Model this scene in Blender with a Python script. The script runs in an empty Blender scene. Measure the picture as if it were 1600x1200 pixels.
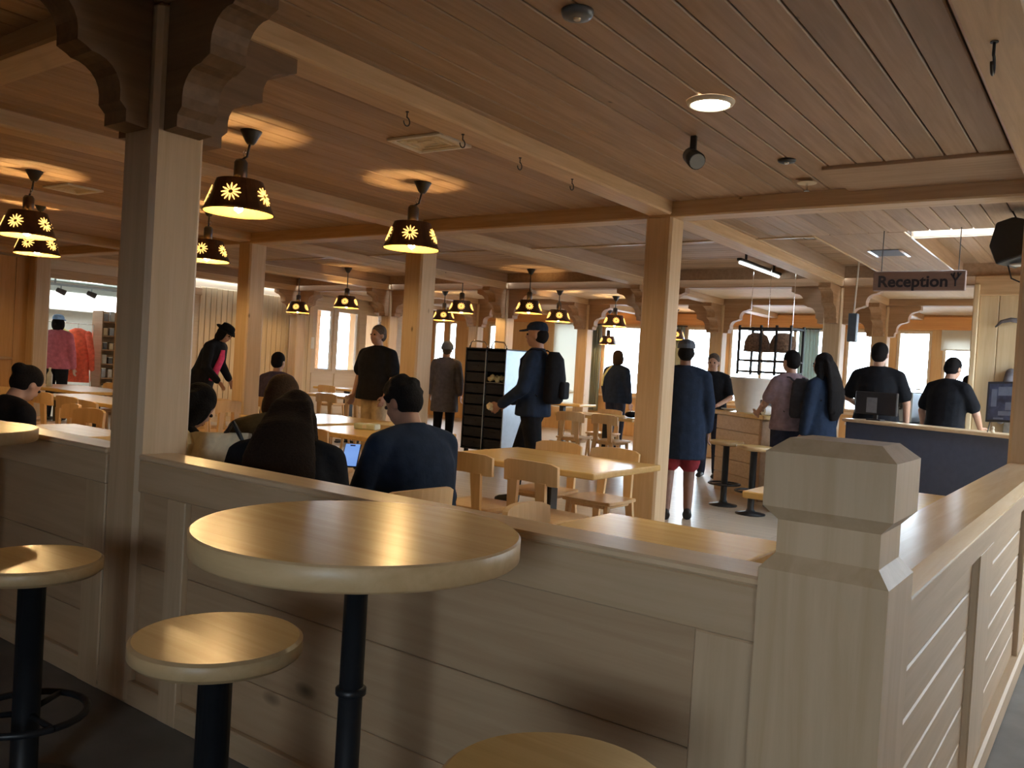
import bpy, bmesh, math, random
from mathutils import Vector, Matrix, Euler
rnd = random.Random(7)
S = bpy.context.scene
COL = S.collection
PI = math.pi

# ------------------------------------------------------------------ camera
F_PX = 1313.9
cam_d = bpy.data.cameras.new('camera')
cam_d.sensor_width = 36.0
cam_d.lens = F_PX * 36.0 / 1600.0
cam_d.clip_end = 300
cam = bpy.data.objects.new('camera', cam_d)
COL.objects.link(cam)
yaw, pitch, roll = math.radians(35.961), math.radians(-1.113), math.radians(3.394)
fw = Vector((-math.sin(yaw) * math.cos(pitch), math.cos(yaw) * math.cos(pitch), math.sin(pitch)))
rt = Vector((math.cos(yaw), math.sin(yaw), 0))
up = rt.cross(fw)
r2 = rt * math.cos(roll) + up * math.sin(roll)
u2 = -rt * math.sin(roll) + up * math.cos(roll)
M = Matrix((r2, u2, -fw)).transposed().to_4x4()
M.translation = Vector((0, 0, 1.35))
cam.matrix_world = M
S.camera = cam

# ------------------------------------------------------------------ sky, exposure
S.view_settings.view_transform = 'Standard'
S.view_settings.look = 'None'
S.view_settings.gamma = 1.0
S.view_settings.use_curve_mapping = False
S.view_settings.exposure = 0.0
S.cycles.max_bounces = 10
S.cycles.diffuse_bounces = 6
S.cycles.glossy_bounces = 4
S.cycles.transparent_max_bounces = 12
S.cycles.caustics_reflective = False
S.cycles.caustics_refractive = False
S.cycles.sample_clamp_indirect = 4.0
W = bpy.data.worlds.new('overcast_sky')
S.world = W
W.use_nodes = True
bg = W.node_tree.nodes['Background']
bg.inputs['Color'].default_value = (0.72, 0.87, 1.0, 1)
SKY = 22.0
bg.inputs['Strength'].default_value = SKY
LAMP_W = 25.0

# ------------------------------------------------------------------ helpers
def tag(o, label=None, cat=None, group=None, kind=None):
    if label: o['label'] = label
    if cat: o['category'] = cat
    if group: o['group'] = group
    if kind: o['kind'] = kind
    return o

def obj(name, bm, mat, parent=None, loc=(0, 0, 0), rot=(0, 0, 0), smooth=False):
    me = bpy.data.meshes.new(name)
    bmesh.ops.recalc_face_normals(bm, faces=bm.faces)
    bm.to_mesh(me)
    bm.free()
    mats = mat if isinstance(mat, (list, tuple)) else [mat]
    for m in mats: me.materials.append(m)
    if smooth:
        for p in me.polygons: p.use_smooth = True
    o = bpy.data.objects.new(name, me)
    COL.objects.link(o)
    o.location = loc
    o.rotation_euler = rot
    if parent: o.parent = parent
    return o

def thing(name, label, cat, loc=(0, 0, 0), rotz=0, group=None, kind=None):
    o = bpy.data.objects.new(name, None)
    o.empty_display_size = 0.1
    COL.objects.link(o)
    o.location = loc
    o.rotation_euler = (0, 0, rotz)
    return tag(o, label, cat, group, kind)

def kids(o): return [c for c in COL.objects if c.parent == o]

CH = {}
def copy_tree(o, parent=None):
    c = o.copy(); COL.objects.link(c)
    if parent: c.parent = parent
    for ch in list(o.children): copy_tree(ch, c)
    return c

def box(bm, x0, x1, y0, y1, z0, z1, bev=0.0, seg=1, mi=0):
    vs = [bm.verts.new((x, y, z)) for x in (x0, x1) for y in (y0, y1) for z in (z0, z1)]
    f = []
    for a in ((0, 1, 3, 2), (4, 6, 7, 5), (0, 4, 5, 1), (2, 3, 7, 6), (0, 2, 6, 4), (1, 5, 7, 3)):
        fc = bm.faces.new([vs[i] for i in a]); fc.material_index = mi; f.append(fc)
    if bev > 0:
        es = list({e for fc in f for e in fc.edges})
        bmesh.ops.bevel(bm, geom=es, offset=bev, segments=seg, affect='EDGES', profile=0.5)
    return vs

def B(x0, x1, y0, y1, z0, z1, bev=0.0, seg=1):
    bm = bmesh.new(); box(bm, x0, x1, y0, y1, z0, z1, bev, seg); return bm

def lathe(bm, prof, n=24, cx=0, cy=0, cap=True, mi=0):
    rings = []
    for r, z in prof:
        rings.append([bm.verts.new((cx + r * math.cos(2 * PI * i / n), cy + r * math.sin(2 * PI * i / n), z)) for i in range(n)])
    for a, b in zip(rings, rings[1:]):
        for i in range(n):
            f = bm.faces.new((a[i], a[(i + 1) % n], b[(i + 1) % n], b[i])); f.material_index = mi
    if cap:
        bm.faces.new(rings[0][::-1]).material_index = mi
        bm.faces.new(rings[-1]).material_index = mi
    return bm

def tube(bm, pts, rad, n=8, cap=True, flat=None):
    """Loft a round (or flattened) section along pts; rad: number or list; flat: (axis vector, factor)."""
    pts = [Vector(p) for p in pts]
    rs = rad if isinstance(rad, (list, tuple)) else [rad] * len(pts)
    rings = []
    prev = None
    for i, p in enumerate(pts):
        d = (pts[min(i + 1, len(pts) - 1)] - pts[max(i - 1, 0)])
        d = d.normalized() if d.length > 1e-9 else Vector((0, 0, 1))
        if prev is None:
            a = Vector((1, 0, 0)) if abs(d.x) < .8 else Vector((0, 1, 0))
            if flat: a = flat[0]
        else: a = prev
        a = (a - d * a.dot(d)).normalized(); prev = a
        b = d.cross(a)
        k = flat[1] if flat else 1.0
        rings.append([bm.verts.new(p + a * (rs[i] * math.cos(2 * PI * j / n)) + b * (rs[i] * k * math.sin(2 * PI * j / n))) for j in range(n)])
    for r0, r1 in zip(rings, rings[1:]):
        for j in range(n):
            bm.faces.new((r0[j], r0[(j + 1) % n], r1[(j + 1) % n], r1[j]))
    if cap:
        bm.faces.new(rings[0][::-1]); bm.faces.new(rings[-1])
    return bm

def ball(bm, c, r, sub=2, sc=(1, 1, 1), rot=None):
    m = Matrix.Translation(Vector(c)) @ (rot.to_4x4() if rot else Matrix.Identity(4)) @ Matrix.Diagonal((r * sc[0], r * sc[1], r * sc[2], 1))
    bmesh.ops.create_icosphere(bm, subdivisions=sub, radius=1.0, matrix=m)

def prism(bm, poly, y0, y1, axis='y', mi=0):
    """Extrude a 2D polygon. axis y: poly is (x,z); axis x: poly is (y,z); axis z: poly is (x,y)."""
    def P(a, b, t):
        return {'y': (a, t, b), 'x': (t, a, b), 'z': (a, b, t)}[axis]
    v0 = [bm.verts.new(P(a, b, y0)) for a, b in poly]
    v1 = [bm.verts.new(P(a, b, y1)) for a, b in poly]
    bm.faces.new(v0).material_index = mi; bm.faces.new(v1[::-1]).material_index = mi
    n = len(poly)
    for i in range(n):
        bm.faces.new((v0[i], v1[i], v1[(i + 1) % n], v0[(i + 1) % n])).material_index = mi
    return bm

# ------------------------------------------------------------------ materials
def new_mat(name):
    m = bpy.data.materials.new(name); m.use_nodes = True
    nt = m.node_tree
    return m, nt, nt.nodes['Principled BSDF']

def plain(name, col, rough=0.5, metal=0.0, noise=0.12, nscale=20, bump=0.0, spec=0.5):
    m, nt, p = new_mat(name)
    p.inputs['Roughness'].default_value = rough
    p.inputs['Metallic'].default_value = metal
    p.inputs['Specular IOR Level'].default_value = spec
    n = nt.nodes.new('ShaderNodeTexNoise'); n.inputs['Scale'].default_value = nscale; n.inputs['Detail'].default_value = 4
    tc = nt.nodes.new('ShaderNodeNewGeometry'); nt.links.new(tc.outputs['Position'], n.inputs['Vector'])
    r = nt.nodes.new('ShaderNodeValToRGB')
    r.color_ramp.elements[0].position = .3; r.color_ramp.elements[1].position = .7
    r.color_ramp.elements[0].color = [c * (1 - noise) for c in col] + [1]
    r.color_ramp.elements[1].color = [min(1, c * (1 + noise)) for c in col] + [1]
    nt.links.new(n.outputs['Fac'], r.inputs['Fac']); nt.links.new(r.outputs['Color'], p.inputs['Base Color'])
    if bump:
        b = nt.nodes.new('ShaderNodeBump'); b.inputs['Strength'].default_value = bump; b.inputs['Distance'].default_value = .01
        nt.links.new(n.outputs['Fac'], b.inputs['Height']); nt.links.new(b.outputs['Normal'], p.inputs['Normal'])
    return m

def wood(name, base, dark, axis='x', rough=0.45, knots=0.0, var=0.12, fine=1.0, spec=0.5):
    """Straight-grained softwood: grain stretched along one world axis, per-piece tone, optional knots."""
    m, nt, p = new_mat(name)
    L = nt.links.new
    g = nt.nodes.new('ShaderNodeNewGeometry')
    oi = nt.nodes.new('ShaderNodeObjectInfo')
    off = nt.nodes.new('ShaderNodeVectorMath'); off.operation = 'SCALE'
    cmb = nt.nodes.new('ShaderNodeCombineXYZ')
    for i in range(3): L(oi.outputs['Random'], cmb.inputs[i])
    L(cmb.outputs[0], off.inputs[0]); off.inputs['Scale'].default_value = 37.0
    add = nt.nodes.new('ShaderNodeVectorMath'); add.operation = 'ADD'
    L(g.outputs['Position'], add.inputs[0]); L(off.outputs[0], add.inputs[1])
    mp = nt.nodes.new('ShaderNodeMapping')
    s = [16.0 * fine] * 3; s['xyz'.index(axis)] = 0.9 * fine
    mp.inputs['Scale'].default_value = s
    L(add.outputs[0], mp.inputs['Vector'])
    n = nt.nodes.new('ShaderNodeTexNoise'); n.inputs['Scale'].default_value = 1.6; n.inputs['Detail'].default_value = 6
    n.inputs['Roughness'].default_value = .6; n.inputs['Distortion'].default_value = .5
    L(mp.outputs[0], n.inputs['Vector'])
    r = nt.nodes.new('ShaderNodeValToRGB')
    r.color_ramp.elements[0].position = .32; r.color_ramp.elements[1].position = .66
    r.color_ramp.elements[0].color = list(dark) + [1]; r.color_ramp.elements[1].color = list(base) + [1]
    L(n.outputs['Fac'], r.inputs['Fac'])
    col = r.outputs['Color']
    if knots > 0:
        mk = nt.nodes.new('ShaderNodeMapping')
        sk = [3.4] * 3; sk['xyz'.index(axis)] = 1.7
        mk.inputs['Scale'].default_value = sk
        L(add.outputs[0], mk.inputs['Vector'])
        vo = nt.nodes.new('ShaderNodeTexVoronoi'); vo.inputs['Scale'].default_value = 1.0
        L(mk.outputs[0], vo.inputs['Vector'])
        rk = nt.nodes.new('ShaderNodeValToRGB')
        rk.color_ramp.elements[0].position = 0.03 * knots; rk.color_ramp.elements[0].color = (1, 1, 1, 1)
        rk.color_ramp.elements[1].position = 0.10 * knots; rk.color_ramp.elements[1].color = (0, 0, 0, 1)
        L(vo.outputs['Distance'], rk.inputs['Fac'])
        mx = nt.nodes.new('ShaderNodeMixRGB'); L(rk.outputs['Color'], mx.inputs['Fac'])
        L(col, mx.inputs['Color1']); mx.inputs['Color2'].default_value = [c * .32 for c in dark] + [1]
        col = mx.outputs['Color']
    hs = nt.nodes.new('ShaderNodeHueSaturation')
    mr = nt.nodes.new('ShaderNodeMapRange'); mr.inputs['To Min'].default_value = 1 - var; mr.inputs['To Max'].default_value = 1 + var
    L(oi.outputs['Random'], mr.inputs['Value']); L(mr.outputs[0], hs.inputs['Value'])
    L(col, hs.inputs['Color']); L(hs.outputs['Color'], p.inputs['Base Color'])
    p.inputs['Roughness'].default_value = rough
    p.inputs['Specular IOR Level'].default_value = spec
    b = nt.nodes.new('ShaderNodeBump'); b.inputs['Strength'].default_value = .12; b.inputs['Distance'].default_value = .004
    L(n.outputs['Fac'], b.inputs['Height']); L(b.outputs['Normal'], p.inputs['Normal'])
    return m

def emit(name, col, strength):
    m, nt, p = new_mat(name)
    p.inputs['Base Color'].default_value = list(col) + [1]
    p.inputs['Emission Color'].default_value = list(col) + [1]
    p.inputs['Emission Strength'].default_value = strength
    return m

def glass_mat(name, tint=(1, 1, 1)):
    m, nt, p = new_mat(name)
    nt.nodes.remove(p)
    t = nt.nodes.new('ShaderNodeBsdfTransparent'); t.inputs[0].default_value = list(tint) + [1]
    gl = nt.nodes.new('ShaderNodeBsdfGlossy'); gl.inputs['Roughness'].default_value = .03
    fr = nt.nodes.new('ShaderNodeFresnel'); fr.inputs['IOR'].default_value = 1.25
    mx = nt.nodes.new('ShaderNodeMixShader')
    nt.links.new(fr.outputs[0], mx.inputs[0]); nt.links.new(t.outputs[0], mx.inputs[1]); nt.links.new(gl.outputs[0], mx.inputs[2])
    nt.links.new(mx.outputs[0], nt.nodes['Material Output'].inputs['Surface'])
    return m

PINE = (0.60, 0.42, 0.25); PINE_D = (0.47, 0.31, 0.17)
m_pine = {a: wood('pine_' + a, PINE, PINE_D, a, .5, knots=.35) for a in 'xyz'}
m_post = {a: wood('post_pine_' + a, (0.60, 0.44, 0.28), (0.51, 0.36, 0.21), a, .5, knots=.6, var=.04) for a in 'xyz'}
m_ceil = {a: wood('ceiling_pine_' + a, (0.42, 0.285, 0.19), (0.32, 0.21, 0.13), a, .55, knots=.4, var=.14) for a in 'xy'}
m_ceil_dark = plain('ceiling_gap_dark', (0.05, 0.03, 0.02), .9)
m_brack = {a: wood('bracket_pine_' + a, (0.42, 0.26, 0.15), (0.32, 0.19, 0.10), a, .55, var=.05) for a in 'xy'}
m_brack_dark = {a: wood('shaded_stain_bracket_' + a, (0.20, 0.115, 0.06), (0.14, 0.08, 0.04), a, .6, var=.05) for a in 'xy'}  # dark stain, with the brackets' unlit shade put into the colour
m_orange = wood('orange_stained_pine', (0.62, 0.30, 0.10), (0.52, 0.23, 0.07), 'x', .5)
m_table = wood('varnished_table_wood', (0.78, 0.55, 0.23), (0.68, 0.45, 0.17), 'x', .25, var=.08, spec=.6)
m_tabley = wood('varnished_table_wood_y', (0.78, 0.55, 0.23), (0.68, 0.45, 0.17), 'y', .25, var=.08, spec=.6)
m_edge = wood('table_edge_wood', (0.58, 0.41, 0.22), (0.50, 0.34, 0.17), 'x', .4, var=.05)
m_chair = wood('chair_beech', (0.72, 0.50, 0.27), (0.63, 0.42, 0.21), 'z', .38, var=.08)
m_cap = wood('rail_cap_pine', (0.74, 0.56, 0.36), (0.64, 0.46, 0.28), 'x', .3, var=.04, spec=.6)
m_capy = wood('rail_cap_pine_y', (0.74, 0.58, 0.40), (0.64, 0.48, 0.31), 'y', .2, var=.04, spec=.6)
m_pale = wood('pale_painted_board', (0.72, 0.60, 0.45), (0.66, 0.53, 0.38), 'y', .6, var=.04)
m_palez = wood('pale_upright_board', (0.70, 0.56, 0.36), (0.62, 0.47, 0.27), 'z', .6, var=.08, knots=.2)
m_warmz = wood('warm_panel_pine', (0.66, 0.42, 0.20), (0.58, 0.34, 0.14), 'z', .55, var=.06)
m_black = plain('black_painted_steel', (0.012, 0.013, 0.016), .42, noise=.2)
m_iron = plain('black_iron', (0.02, 0.02, 0.024), .5)
m_steel = plain('brushed_steel', (0.40, 0.47, 0.54), .42, 1.0, noise=.05)
m_chrome = plain('chrome', (0.8, 0.82, 0.85), .15, 1.0, noise=.02)
m_crate = plain('black_plastic_crate', (0.016, 0.018, 0.022), .55)
m_shade = plain('dark_copper_shade', (0.06, 0.025, 0.012), .4, .3, noise=.3)
m_shadein = plain('orange_shade_lining', (0.85, 0.42, 0.10), .6)
m_glow = emit('glowing_cutout', (1.0, 0.55, 0.14), 2.6)
m_tube = emit('fluorescent_tube', (0.95, 1.0, 0.95), 7)
m_down = emit('downlight_lens', (1.0, 0.88, 0.60), 40)
m_white = plain('white_paint', (0.80, 0.80, 0.78), .5, noise=.03)
m_cream = plain('cream_plaster', (0.74, 0.66, 0.52), .8, noise=.04)
m_glass = glass_mat('window_glass')
m_grey = plain('grey_floor_tile', (0.16, 0.15, 0.14), .5, noise=.15, nscale=6)
m_blue_front = plain('hazed_slate_blue_counter_front', (0.075, 0.095, 0.155), .55, noise=.06)  # dark blue, base lightened so the colour carries a bluish glare veil
m_snow = plain('bright_terrace_ground', (0.8, 0.82, 0.86), .9, noise=.03)
m_red = plain('red_plastic', (0.75, 0.05, 0.12), .4)
m_skin = plain('skin', (0.50, 0.30, 0.22), .55, noise=.06, nscale=40)
m_skin2 = plain('tanned_skin', (0.36, 0.20, 0.14), .55, noise=.06, nscale=40)
m_eye = plain('eye', (0.03, 0.02, 0.02), .2)
m_lip = plain('lips', (0.35, 0.14, 0.11), .5)
def cloth(name, col, noise=.18): return plain(name, col, .9, noise=noise, nscale=18, bump=.5, spec=.15)
m_navy = cloth('navy_cloth', (0.015, 0.025, 0.050))
m_blackc = cloth('black_cloth', (0.010, 0.011, 0.015))
m_charc = cloth('charcoal_cloth', (0.045, 0.045, 0.055))
m_greyc = cloth('grey_cloth', (0.13, 0.12, 0.13))
m_olive = cloth('olive_knit', (0.085, 0.075, 0.05))
m_khaki = cloth('khaki_cloth', (0.42, 0.32, 0.20))
m_redc = cloth('dark_red_cloth', (0.22, 0.03, 0.04))
m_pinkc = cloth('pink_cloth', (0.55, 0.16, 0.22))
m_hotpink = cloth('bright_pink_cloth', (0.75, 0.07, 0.20))
m_mauve = cloth('dusty_pink_cloth', (0.27, 0.20, 0.23))
m_purple = cloth('slate_purple_cloth', (0.075, 0.065, 0.12))
m_jean = cloth('dark_denim', (0.03, 0.035, 0.06))
m_cream_c = cloth('cream_canvas', (0.72, 0.66, 0.48))
m_yellowc = cloth('pale_yellow_cloth', (0.80, 0.76, 0.36))
m_coral = cloth('coral_cloth', (0.85, 0.16, 0.10))
m_curt = cloth('grey_green_curtain', (0.32, 0.36, 0.34))
m_shoe = plain('dark_shoe', (0.02, 0.018, 0.018), .5)
m_hair_k = plain('black_hair', (0.010, 0.009, 0.010), .85, noise=.2, nscale=110, bump=.4, spec=.12)
m_hair_b = plain('brown_hair', (0.055, 0.032, 0.018), .85, noise=.2, nscale=110, bump=.4, spec=.12)
m_hair_d = plain('dark_brown_hair', (0.017, 0.011, 0.008), .85, noise=.2, nscale=110, bump=.4, spec=.12)
m_hair_g = plain('greying_hair', (0.10, 0.08, 0.07), .85, noise=.3, nscale=60, bump=.6, spec=.12)

# floor: long pale boards with fine joints
def floor_mat():
    m, nt, p = new_mat('pale_plank_floor')
    L = nt.links.new
    g = nt.nodes.new('ShaderNodeNewGeometry')
    br = nt.nodes.new('ShaderNodeTexBrick'); br.inputs['Scale'].default_value = 1.0
    br.inputs['Brick Width'].default_value = 1.6; br.inputs['Row Height'].default_value = .14
    br.inputs['Mortar Size'].default_value = .002
    br.inputs['Color1'].default_value = (0.62, 0.53, 0.42, 1); br.inputs['Color2'].default_value = (0.55, 0.46, 0.36, 1)
    br.inputs['Mortar'].default_value = (0.14, 0.10, 0.07, 1)
    L(g.outputs['Position'], br.inputs['Vector'])
    L(br.outputs['Color'], p.inputs['Base Color'])
    p.inputs['Roughness'].default_value = .32
    return m
m_floor = floor_mat()

# ------------------------------------------------------------------ dimensions
ZC = 2.73          # ceiling boards
ZB = 2.63          # underside of beams
ZR = 2.88          # raised ceiling panels
PW = 0.23          # post width
XS = [-0.33, -2.95, -5.58, -8.26, -10.92, -13.50]   # right faces of the post grid
YA, YB, YC_, YD = 1.722, 6.08, 11.12, 13.70          # front faces of the post rows
YBACK, XLEFT, XRIGHT, YFRONT = 16.5, -13.8, 5.0, -3.0

def struct(name, bm, mat, label, cat, parent=None, smooth=False):
    o = obj(name, bm, mat, parent, smooth=smooth)
    return tag(o, label, cat, kind='structure')

def panel_from(name, o_, parent): pass

# ------------------------------------------------------------------ floor
struct('floor', B(XLEFT - 5, XRIGHT, 7.4, YBACK + .2, -.1, 0), m_floor, 'pale board floor of the far half of the room', 'floor')
struct('floor.002', B(-.4, XRIGHT, 1.75, 7.4, -.1, 0), m_grey, 'dark grey walkway floor right of the right low wall', 'floor')
struct('floor', B(XLEFT - 5, -.4, 1.75, 7.4, -.1, 0), m_floor, 'pale board floor of the dining room', 'floor')
struct('floor.001', B(XLEFT - 5, XRIGHT, YFRONT - .2, 1.75, -.1, 0), m_grey, 'dark grey walkway floor on the near side of the low wall', 'floor')

# ------------------------------------------------------------------ ceiling
def plank_run(parent, name, n, start, pitch, wid, l0, l1, z, along, mat):
    """n boards side by side under a ceiling slab; along: grain axis; every board is one object, mesh data shared."""
    L = l1 - l0
    bm = bmesh.new()
    if along == 'y': box(bm, -wid / 2, wid / 2, -L / 2, L / 2, 0, .02, .005)
    else: box(bm, -L / 2, L / 2, -wid / 2, wid / 2, 0, .02, .005)
    first = None
    for i in range(n):
        c = start + pitch * (i + .5)
        loc = (c, (l0 + l1) / 2, z) if along == 'y' else ((l0 + l1) / 2, c, z)
        if first is None:
            first = obj(name, bm, mat, parent, loc); o = first
        else:
            o = first.copy(); COL.objects.link(o); o.location = loc
        o.location.z += rnd.uniform(-.0012, .0012)

ceil1 = struct('ceiling', B(XLEFT - .2, XRIGHT, YFRONT, YB + .1, ZC + .018, ZC + .1), m_ceil_dark, 'brown tongue-and-groove ceiling above the low wall and bar tables', 'ceiling')
plank_run(ceil1, 'plank', 100, XLEFT + .1, .166, .157, -.9, YB, ZC, 'y', m_ceil['y'])
bm = B(-1.62, -.56, 5.42, YB, ZC - .022, ZC + .01, .004)
obj('cross_board', bm, m_ceil['x'], ceil1)

ceil2 = struct('ceiling.001', B(XLEFT - .2, XRIGHT, YB + .1, 7.9, ZC + .018, ZC + .1), m_ceil_dark, 'ceiling strip of boards just beyond the long cross beam', 'ceiling')
plank_run(ceil2, 'plank', 96, XLEFT + .1, .166, .157, YB + .2, 7.9, ZC, 'y', m_ceil['y'])
# boarded strip that runs between the two raised panels on the reception side
bm = bmesh.new(); box(bm, -2.38, -1.62, 7.9, 11.12, ZC + .018, ZC + .1); obj('strip_backing', bm, m_ceil_dark, ceil2)
plank_run(ceil2, 'plank', 5, -2.38, .152, .147, 7.9, 11.12, ZC, 'y', m_ceil['y'])

def raised(x0, x1, y0, y1, along, label, n, pitch):
    bm = bmesh.new()
    box(bm, x0, x1, y0, y1, ZR + .018, ZR + .06)
    o = struct('ceiling', bm, m_ceil_dark, label, 'ceiling')
    bm = bmesh.new()
    box(bm, x0 - .02, x0, y0, y1, ZC, ZR + .05); box(bm, x1, x1 + .02, y0, y1, ZC, ZR + .05)
    box(bm, x0, x1, y0 - .02, y0, ZC, ZR + .05); box(bm, x0, x1, y1, y1 + .02, ZC, ZR + .05)
    obj('recess_side', bm, m_ceil['y'], o)
    bm = bmesh.new()
    box(bm, x0 - .016, x0 + .006, y0 - .016, y1, ZC - .012, ZC + .006, .003); box(bm, x1 - .006, x1 + .016, y0 - .016, y1, ZC - .012, ZC + .006, .003)
    box(bm, x0, x1, y0 - .014, y0 + .006, ZC - .012, ZC + .006, .003)
    obj('edge_bead', bm, m_capy, o)
    if along == 'x': plank_run(o, 'plank', n, y0, pitch, pitch - .006, x0, x1, ZR, 'x', m_ceil['x'])
    else: plank_run(o, 'plank', n, x0, pitch, pitch - .006, y0, y1, ZR, 'y', m_ceil['y'])
    return o
bays = [(XS[k + 1], XS[k] - PW) for k in range(1, 5)]
names = ['raised ceiling panel with pendant lamps behind the middle post', 'raised ceiling panel above the tray trolley', 'raised ceiling panel above the far left tables', 'raised ceiling panel beside the shop opening']
for (a, b), nm in zip(bays, names): raised(a + .02, b - .02, 7.92, 11.05, 'x', nm, 20, .1565)
raised(-2.93, -2.40, 7.92, 11.05, 'x', 'narrow raised ceiling panel above the bar stools', 20, .1565)
raised(-1.60, .9, 8.2, 11.05, 'y', 'deep brown raised ceiling panel above the reception counter', 15, .1666)
# far bays: boards too small to pick apart, one joined part each
for (y0, y1, nm) in ((11.12, 13.7, 'ceiling between the two rows of bracketed posts'), (13.7, YBACK + .1, 'ceiling in front of the window wall')):
    o = struct('ceiling', B(-15.6, XRIGHT, y0, y1, ZC + .018, ZC + .1), m_ceil_dark, nm, 'ceiling')
    bm = bmesh.new(); y = y0
    while y < y1 - .05:
        box(bm, -15.6, XRIGHT, y + .003, min(y + .157, y1), ZC, ZC + .02); y += .16
    q = obj('far_boards', bm, m_pale if y0 > 11 else m_ceil['x'], o); q['kind'] = 'stuff'

# ------------------------------------------------------------------ beams
def beam(x0, x1, y0, y1, z0, z1, mat, label):
    return struct('beam', B(x0, x1, y0, y1, z0, z1, .012), mat, label, 'beam')
beam(XLEFT, XRIGHT, YA, YA + .2, ZB, ZC + .02, m_pine['x'], 'ceiling beam running left from the bracketed post above the low wall')
beam(XLEFT, XRIGHT, YB, YB + .21, ZB - .02, ZC + .02, m_pine['x'], 'long cross beam on the plain posts across the middle of the ceiling')
beam(-15.4, XRIGHT, YC_, YC_ + .21, ZB, ZC + .16, m_brack['x'], 'cross beam on the nearer row of bracketed posts')
beam(-15.4, XRIGHT, YD, YD + .21, ZB, ZC + .02, m_brack['x'], 'cross beam on the farther row of bracketed posts')
bl = ['beam at the far right edge above the right low wall', 'beam from the bracketed post to the middle post', 'beam over the two hanging lamps on the left', 'beam far left over the left tables', 'beam left of the two stacked lamps', 'beam along the left wall']
for k, x in enumerate(XS):
    beam(x - .21, x, YFRONT if k in (0, 1) else YFRONT, YB, ZB, ZC + .02, m_pine['y'], bl[k])
    beam(x - .21, x, YB + .21, YC_, ZB, ZR + .02 if False else ZC + .02, m_pine['y'], bl[k].replace('beam', 'beam beyond the cross beam, in line with the', 1).replace('the beam', 'the one') if False else 'bay beam %s' % ['above the reception counter', 'with a bright underside beside the stool counter', 'left of the backpack man', 'above the tray trolley', 'above the far left tables', 'beside the shop opening'][k])
    beam(x - .21, x, YC_ + .21, YD, ZB, ZC + .02, m_pine['y'], 'short beam joining the two rows of bracketed posts %s' % ['at the right', 'behind the hanging sign', 'behind the iron rack', 'behind the middle post', 'behind the tray trolley', 'by the left wall'][k])
    beam(x - .21, x, YD + .21, YBACK, ZB, ZC + .02, m_pine['y'], 'beam meeting the window wall %s' % ['at the right', 'right of the wide window', 'left of the wide window', 'by the blinds', 'by the narrow window', 'at the left'][k])

# small hooks under the beam that runs to the middle post, and the hook at the right
def hook(x, y, z, s, label):
    t = thing('ceiling_hook', label, 'hook', (x, y, z))
    bm = bmesh.new()
    pts = [(0, 0, 0), (0, 0, -.03 * s)] + [(0, .022 * s * math.sin(a), -.052 * s + .022 * s * math.cos(a)) for a in [i * PI / 8 for i in range(0, 13)]]
    tube(bm, pts, .0035 * s, 6); obj('wire_hook', bm, m_iron, t, smooth=True)
    bm = bmesh.new(); lathe(bm, [(.009 * s, -.004), (.009 * s, 0)], 10); obj('plate', bm, m_iron, t)
hook(-.45, 3.46, ZB, 1.6, 'dark metal hook screwed into the beam at the top right')
for i, y in enumerate((3.15, 3.6, 4.15, 4.75)):
    hook(-3.05, y, ZB, 1.0, ['first', 'second', 'third', 'fourth'][i] + ' small hook under the beam from bracketed post to middle post')

# ------------------------------------------------------------------ posts and carved brackets
def arc(cx, cz, r, a0, a1, n=6):
    return [(cx + r * math.cos(math.radians(a0 + (a1 - a0) * i / n)), cz + r * math.sin(math.radians(a0 + (a1 - a0) * i / n))) for i in range(n + 1)]
PROF = [(0, 0), (.44, 0), (.44, -.06), (.40, -.075)] + arc(.385, -.20, .115, 88, 178) + [(.27, -.235), (.235, -.25)] + arc(.215, -.365, .105, 88, 178) + [(.11, -.40), (.085, -.425), (.085, -.47), (.0, -.475)]
def bracket(col, dirn, cx, cy, z, mat, w=.15):
    bm = bmesh.new()
    h = PW / 2
    if dirn == '+x': prism(bm, [(cx + h + d, z + e) for d, e in PROF], cy - w / 2, cy + w / 2, 'y')
    if dirn == '-x': prism(bm, [(cx - h - d, z + e) for d, e in PROF], cy - w / 2, cy + w / 2, 'y')
    if dirn == '+y': prism(bm, [(cy + h + d, z + e) for d, e in PROF], cx - w / 2, cx + w / 2, 'x')
    if dirn == '-y': prism(bm, [(cy - h - d, z + e) for d, e in PROF], cx - w / 2, cx + w / 2, 'x')
    obj('carved_bracket', bm, mat, col)
def post(xr, yf, label, br='', z1=ZB, mat=None, bmat=None):
    PW = .215 if yf == YA else .23
    bm = B(xr - PW, xr, yf, yf + PW, 0, z1, .018)
    c = struct('column', bm, mat or m_post['z'], label, 'column')
    for d in br.split():
        bracket(c, d, xr - PW / 2, yf + PW / 2, z1, (bmat or m_brack)['x' if 'x' in d else 'y'])
    return c
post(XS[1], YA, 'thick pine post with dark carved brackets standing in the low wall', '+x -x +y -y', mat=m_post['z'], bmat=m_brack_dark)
post(XS[1], YB, 'plain pine post in the middle, in front of the woman in a long navy coat')
post(XS[2], YB, 'plain pine post right of the man in a black shirt')
post(XS[3], YB, 'plain pine post left of the seated man in slate purple')
post(XS[4], YB, 'plain pine post hidden behind the bracketed post')
post(XS[5], YB, 'pine post beside the bright shop opening')
post(XS[0], YB, 'post at the end of the right low wall at the picture edge')
lab = ['bracketed post behind the reception counter wall', 'bracketed post behind the ponytail woman', 'bracketed post hidden behind the middle post', 'bracketed post behind the tray trolley', 'bracketed post by the glazed partition', 'bracketed post left of the glazed partition']
for k, x in enumerate(XS): post(x, YC_, lab[k], '+x -x +y -y')
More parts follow.
